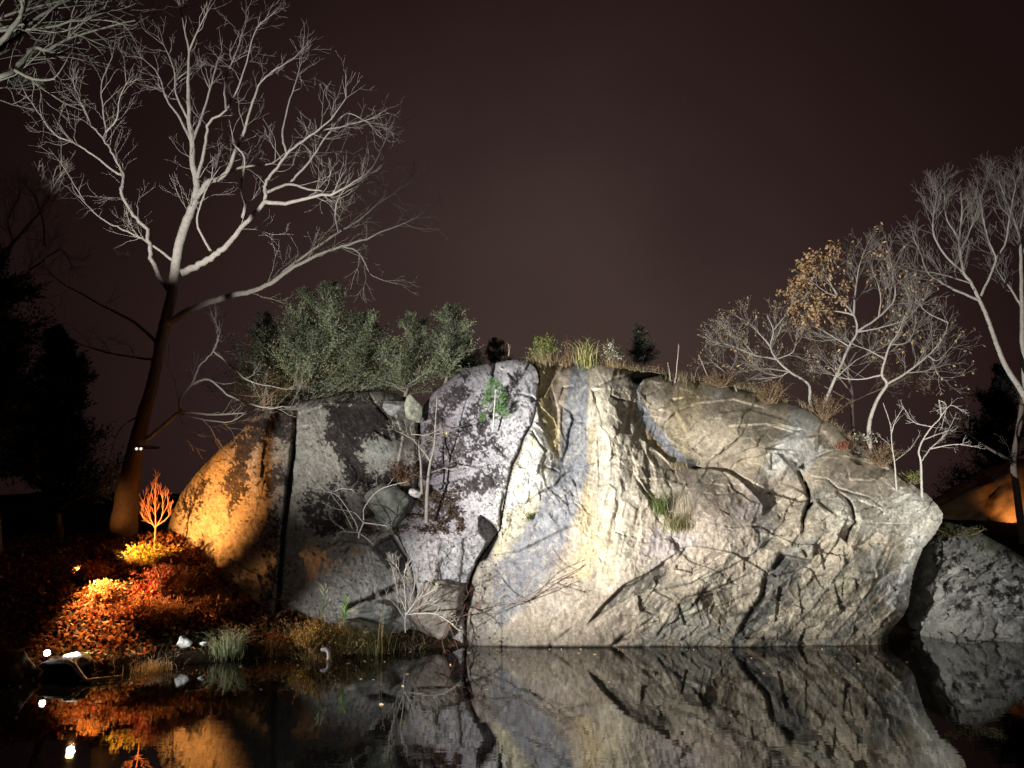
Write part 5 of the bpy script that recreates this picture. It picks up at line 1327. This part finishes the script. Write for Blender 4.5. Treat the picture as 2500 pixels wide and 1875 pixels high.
for k in range(2600):
    px_ = rng.uniform(1290, 2150); py_ = np.interp(px_, crest[:, 0], crest[:, 1])
    if vnoise(np.array([px_ / 34.0]), np.array([1.5]), seed=19)[0] + rng.uniform(-.5, .5) < -.02: continue
    base = unp(px_, py_ + rng.uniform(-3, 5), 17.9 + rng.uniform(-.1, .7) - .9 * sstep(1900, 2150, px_)); h = rng.uniform(.05, .26)
    lean = np.array([rng.normal() * .6, rng.normal() * .5, .9]); tip = base + nrm(lean) * h; ctrl = base + np.array([0, 0, h * .6])
    c = np.array([(.30, .23, .13), (.18, .19, .08), (.20, .13, .07), (.38, .32, .2)][rng.integers(4)]) * rng.uniform(.6, 1.3)
    g.blade(base, tip + np.array([lean[0], lean[1], -.4]) * h * .4, ctrl, rng.uniform(.006, .013), c, 4)
o = g.build('crest_weeds', M_LEAF); tag(o, 'low dry weeds along the crest of the cliff', None, None, 'stuff')
n = 160; X = rng.uniform(-8.5, 7.5, n); Y = shore_y(X) - np.abs(rng.normal(0, 1.6, n)) - .15; Y = np.minimum(Y, 15.0 + 0 * X)
g = Geo(); d = np.stack([rng.normal(size=n), rng.normal(size=n), np.zeros(n)], -1)
g.cards(np.stack([X, Y, np.full(n, .008)], -1), d, rng.uniform(.03, .08, n), rng.uniform(.015, .04, n), np.array([.42, .30, .17]) * rng.uniform(.4, 1.3, (n, 1)), rng=rng)
o = g.build('floating_leaves', M_LEAF); tag(o, 'scattered fallen leaves floating on the pond', None, None, 'stuff')

# ------------------------------------------------------------------ small built things: lamps, branch, pipe
M_HOUS = plain_mat('lamp_housing', (.03, .03, .03), .5, .6)
M_LAMPW = emit_mat('lamp_glass_white', (1, .98, .95), 60)
M_LAMPO = emit_mat('lamp_glass_amber', (1, .62, .28), 30)
M_PIPE = plain_mat('white_plastic', (.72, .70, .76), .35)


def lathe(prof, n=18):
    prof = np.array(prof, float); a = np.arange(n) * 2 * math.pi / n
    v = np.stack([prof[:, None, 0] * np.cos(a), prof[:, None, 0] * np.sin(a), np.repeat(prof[:, 1][:, None], n, 1)], -1).reshape(-1, 3)
    m = len(prof); ids = np.arange(m * n).reshape(m, n)
    q = np.stack([ids[:-1], np.roll(ids, -1, 1)[:-1], np.roll(ids, -1, 1)[1:], ids[1:]], -1).reshape(-1, 4)
    return v, q


def floodlight(label, loc, aim, r, glass, group=None, stake=True):
    rt = root('floodlight', loc, label, 'lamp', group)
    rot = (Vector(aim) - Vector(loc)).to_track_quat('Z', 'Y').to_matrix()

    def put(name, v, q, m):
        v = np.array([rot @ Vector(p) for p in v])
        o = mesh_obj(name, v, q, m); o.parent = rt
        return o
    v, q = lathe([(0.001, -2.0 * r), (.55 * r, -1.95 * r), (.75 * r, -1.2 * r), (1.05 * r, 0.0), (1.1 * r, .25 * r), (1.0 * r, .25 * r), (.95 * r, 0.02 * r)])
    put('housing', v, q, M_HOUS)
    v, q = lathe([(0.95 * r, .02 * r), (.7 * r, .18 * r), (.35 * r, .26 * r), (.001, .28 * r)])
    put('lens', v, q, glass)
    if stake:
        g = Geo(); g.tube(np.array([(0, 0, -.6 * r), (0, 0.01, -.35)]), .012, 6, c=(.05, .05, .05))
        o = mesh_obj('stake', np.concatenate(g.v), [np.concatenate(g.q)], M_HOUS); o.parent = rt
    return rt


LW = P(115, 1594, 12.5)
floodlight('glaring white floodlight low on the bank at left', LW, LW + Vector((.35, -1, .12)), .046, M_LAMPW)
spot('floodlight_shore', LW + Vector((.10, -.12, .05)), P(700, 1560, 14.2), 620, 44, .9, (1, .98, .95), .05)
LO1 = P(300, 1362, 15.6); LO2 = P(206, 1424, 14.9)
floodlight('amber floodlight behind the yellow green shrub facing the slab', LO1, P(560, 1250, 16.6), .085, M_LAMPO)
floodlight('small amber floodlight half buried in the leaf bank', LO2, P(500, 1330, 16.6), .075, M_LAMPO)
AMB = (1.0, .41, .105)
spot('amber_slab', LO2 + Vector((.15, -.25, .65)), P(480, 1255, 16.7), 1900, 70, 1.0, AMB, .05)
spot('amber_bank', P(222, 1436, 14.6) + Vector((0, -.2, .45)), P(345, 1530, 14.1), 1150, 122, 0.9, (1.0, .46, .15), .06)
spot('added_amber_trunk_spot', P(176, 1440, 14.8) + Vector((0, 0, .3)), P(292, 1225, 17), 420, 26, .9, AMB, .05)  # extra spot added for the amber glow on the trunk
spot('amber_far', P(2500, 1268, 23.2), P(2440, 1225, 25), 55, 95, .9, (1.0, .45, .13), .05)
# double lamp strapped to the great trunk
tl = P(341, 1096, 16.72)
rt = root('trunk_lamp', tl, 'small twin lamp strapped to the trunk of the tallest tree', 'lamp')
g = Geo(); a = np.linspace(0, 2 * math.pi, 25); g.tube(np.stack([.27 * np.cos(a), .27 * np.sin(a) + .27, 0 * a + .06], -1), .018, 5, c=(.02, .02, .02)); o = mesh_obj('strap', np.concatenate(g.v), [np.concatenate(g.q)], M_HOUS); o.parent = rt
for sx in (-.05, .045):
    v, q = lathe([(.001, -.02), (.03, -.02), (.036, .03), (.033, .036)], 12)
    v = v[:, [0, 2, 1]] * [1, -1, 1]; v[:, 0] += sx; o = mesh_obj('housing', v, q[:, ::-1], M_HOUS); o.parent = rt
    v, q = lathe([(.033, 0.036), (.02, .042), (.001, .044)], 12); v = v[:, [0, 2, 1]] * [1, -1, 1]; v[:, 0] += sx
    o = mesh_obj('lens', v, q[:, ::-1], emit_mat('lamp_glass_dim', (1, .9, .75), 1.1)); o.parent = rt

# pale forked branch dipping into the pond
g = Geo(); Yb = 12.45
pa = trace([(168, 1615), (182, 1625), (200, 1648), (211, 1661)], 12.35, 12.1, 5); pa2 = trace([(180, 1613), (186, 1628), (200, 1648)], 12.35, 12.15, 5)
pb = trace([(208, 1662), (240, 1657), (275, 1653), (300, 1650)], 12.1, 12.4, 5)
g.tube(pa, taper(len(pa), .040, .022), 8, c=(.6, .57, .55)); g.tube(pa2, taper(len(pa2), .03, .018), 7, c=(.6, .57, .55)); g.tube(pb, taper(len(pb), .024, .012), 7, c=(.45, .36, .3))
o = g.build('driftwood_branch', M_BARK); tag(o, 'pale forked branch dipping into the pond below the white lamp', 'branch')
# white bent pipe
g = Geo(); pp = trace([(785, 1588), (790, 1586), (797, 1586), (802, 1592), (803, 1606), (801, 1616)], 14.0, 14.0, 6, 0.0)
g.tube(pp, .036, 10, c=(.7, .7, .75)); v = np.concatenate(g.v)
o = mesh_obj('bent_pipe', v, [np.concatenate(g.q)], M_PIPE); tag(o, 'white bent pipe hooking down into the pond', 'pipe')
# dead sticks and stalks on the crest
for label, pts, w, seed in [('taller dead stick with one side branch on the crest', [(1648, 935), (1652, 900), (1655, 870), (1657, 843)], 4, 1), ('short forked dead twig left of the taller stick', [(1637, 930), (1634, 905), (1630, 885)], 4, 2), ('thin leaning dead stem on the crest near the brown shrub', [(1735, 935), (1720, 900), (1705, 866)], 2.5, 3), ('pale straw stake pair far behind the summit', [(1241, 872), (1243, 858), (1242, 840)], 5, 4)]:
    rng = np.random.default_rng(800 + seed); Yq = 18.4 if seed < 4 else 20.5
    lp = trace(pts, Yq, Yq, 5, .02, rng); g = Geo(); g.tube(lp, taper(len(lp), px_r(w, Yq), px_r(w * .5, Yq)), 5, c=(.4, .33, .26))
    grow(g, lp, .01, .006, [dict(n=4, len=.2, ang=.7, up=.1, t0=.35, r=.008, seg=4, per_m=True), dict(n=5, len=.08, ang=.7, up=.1, t0=.3, r=.004, seg=3)], 0, rng, np.array([.4, .33, .26]))
    o = g.build('dead_stick', M_BARK); tag(o, label, 'stick')

for o in list(scene.objects):
    if o.parent is not None and o.type == 'MESH' and o.name.split('.')[0] in ('twigs', 'blades', 'foliage', 'needles', 'branches', 'seed_heads', 'stems', 'crown'):
        o['kind'] = 'stuff'
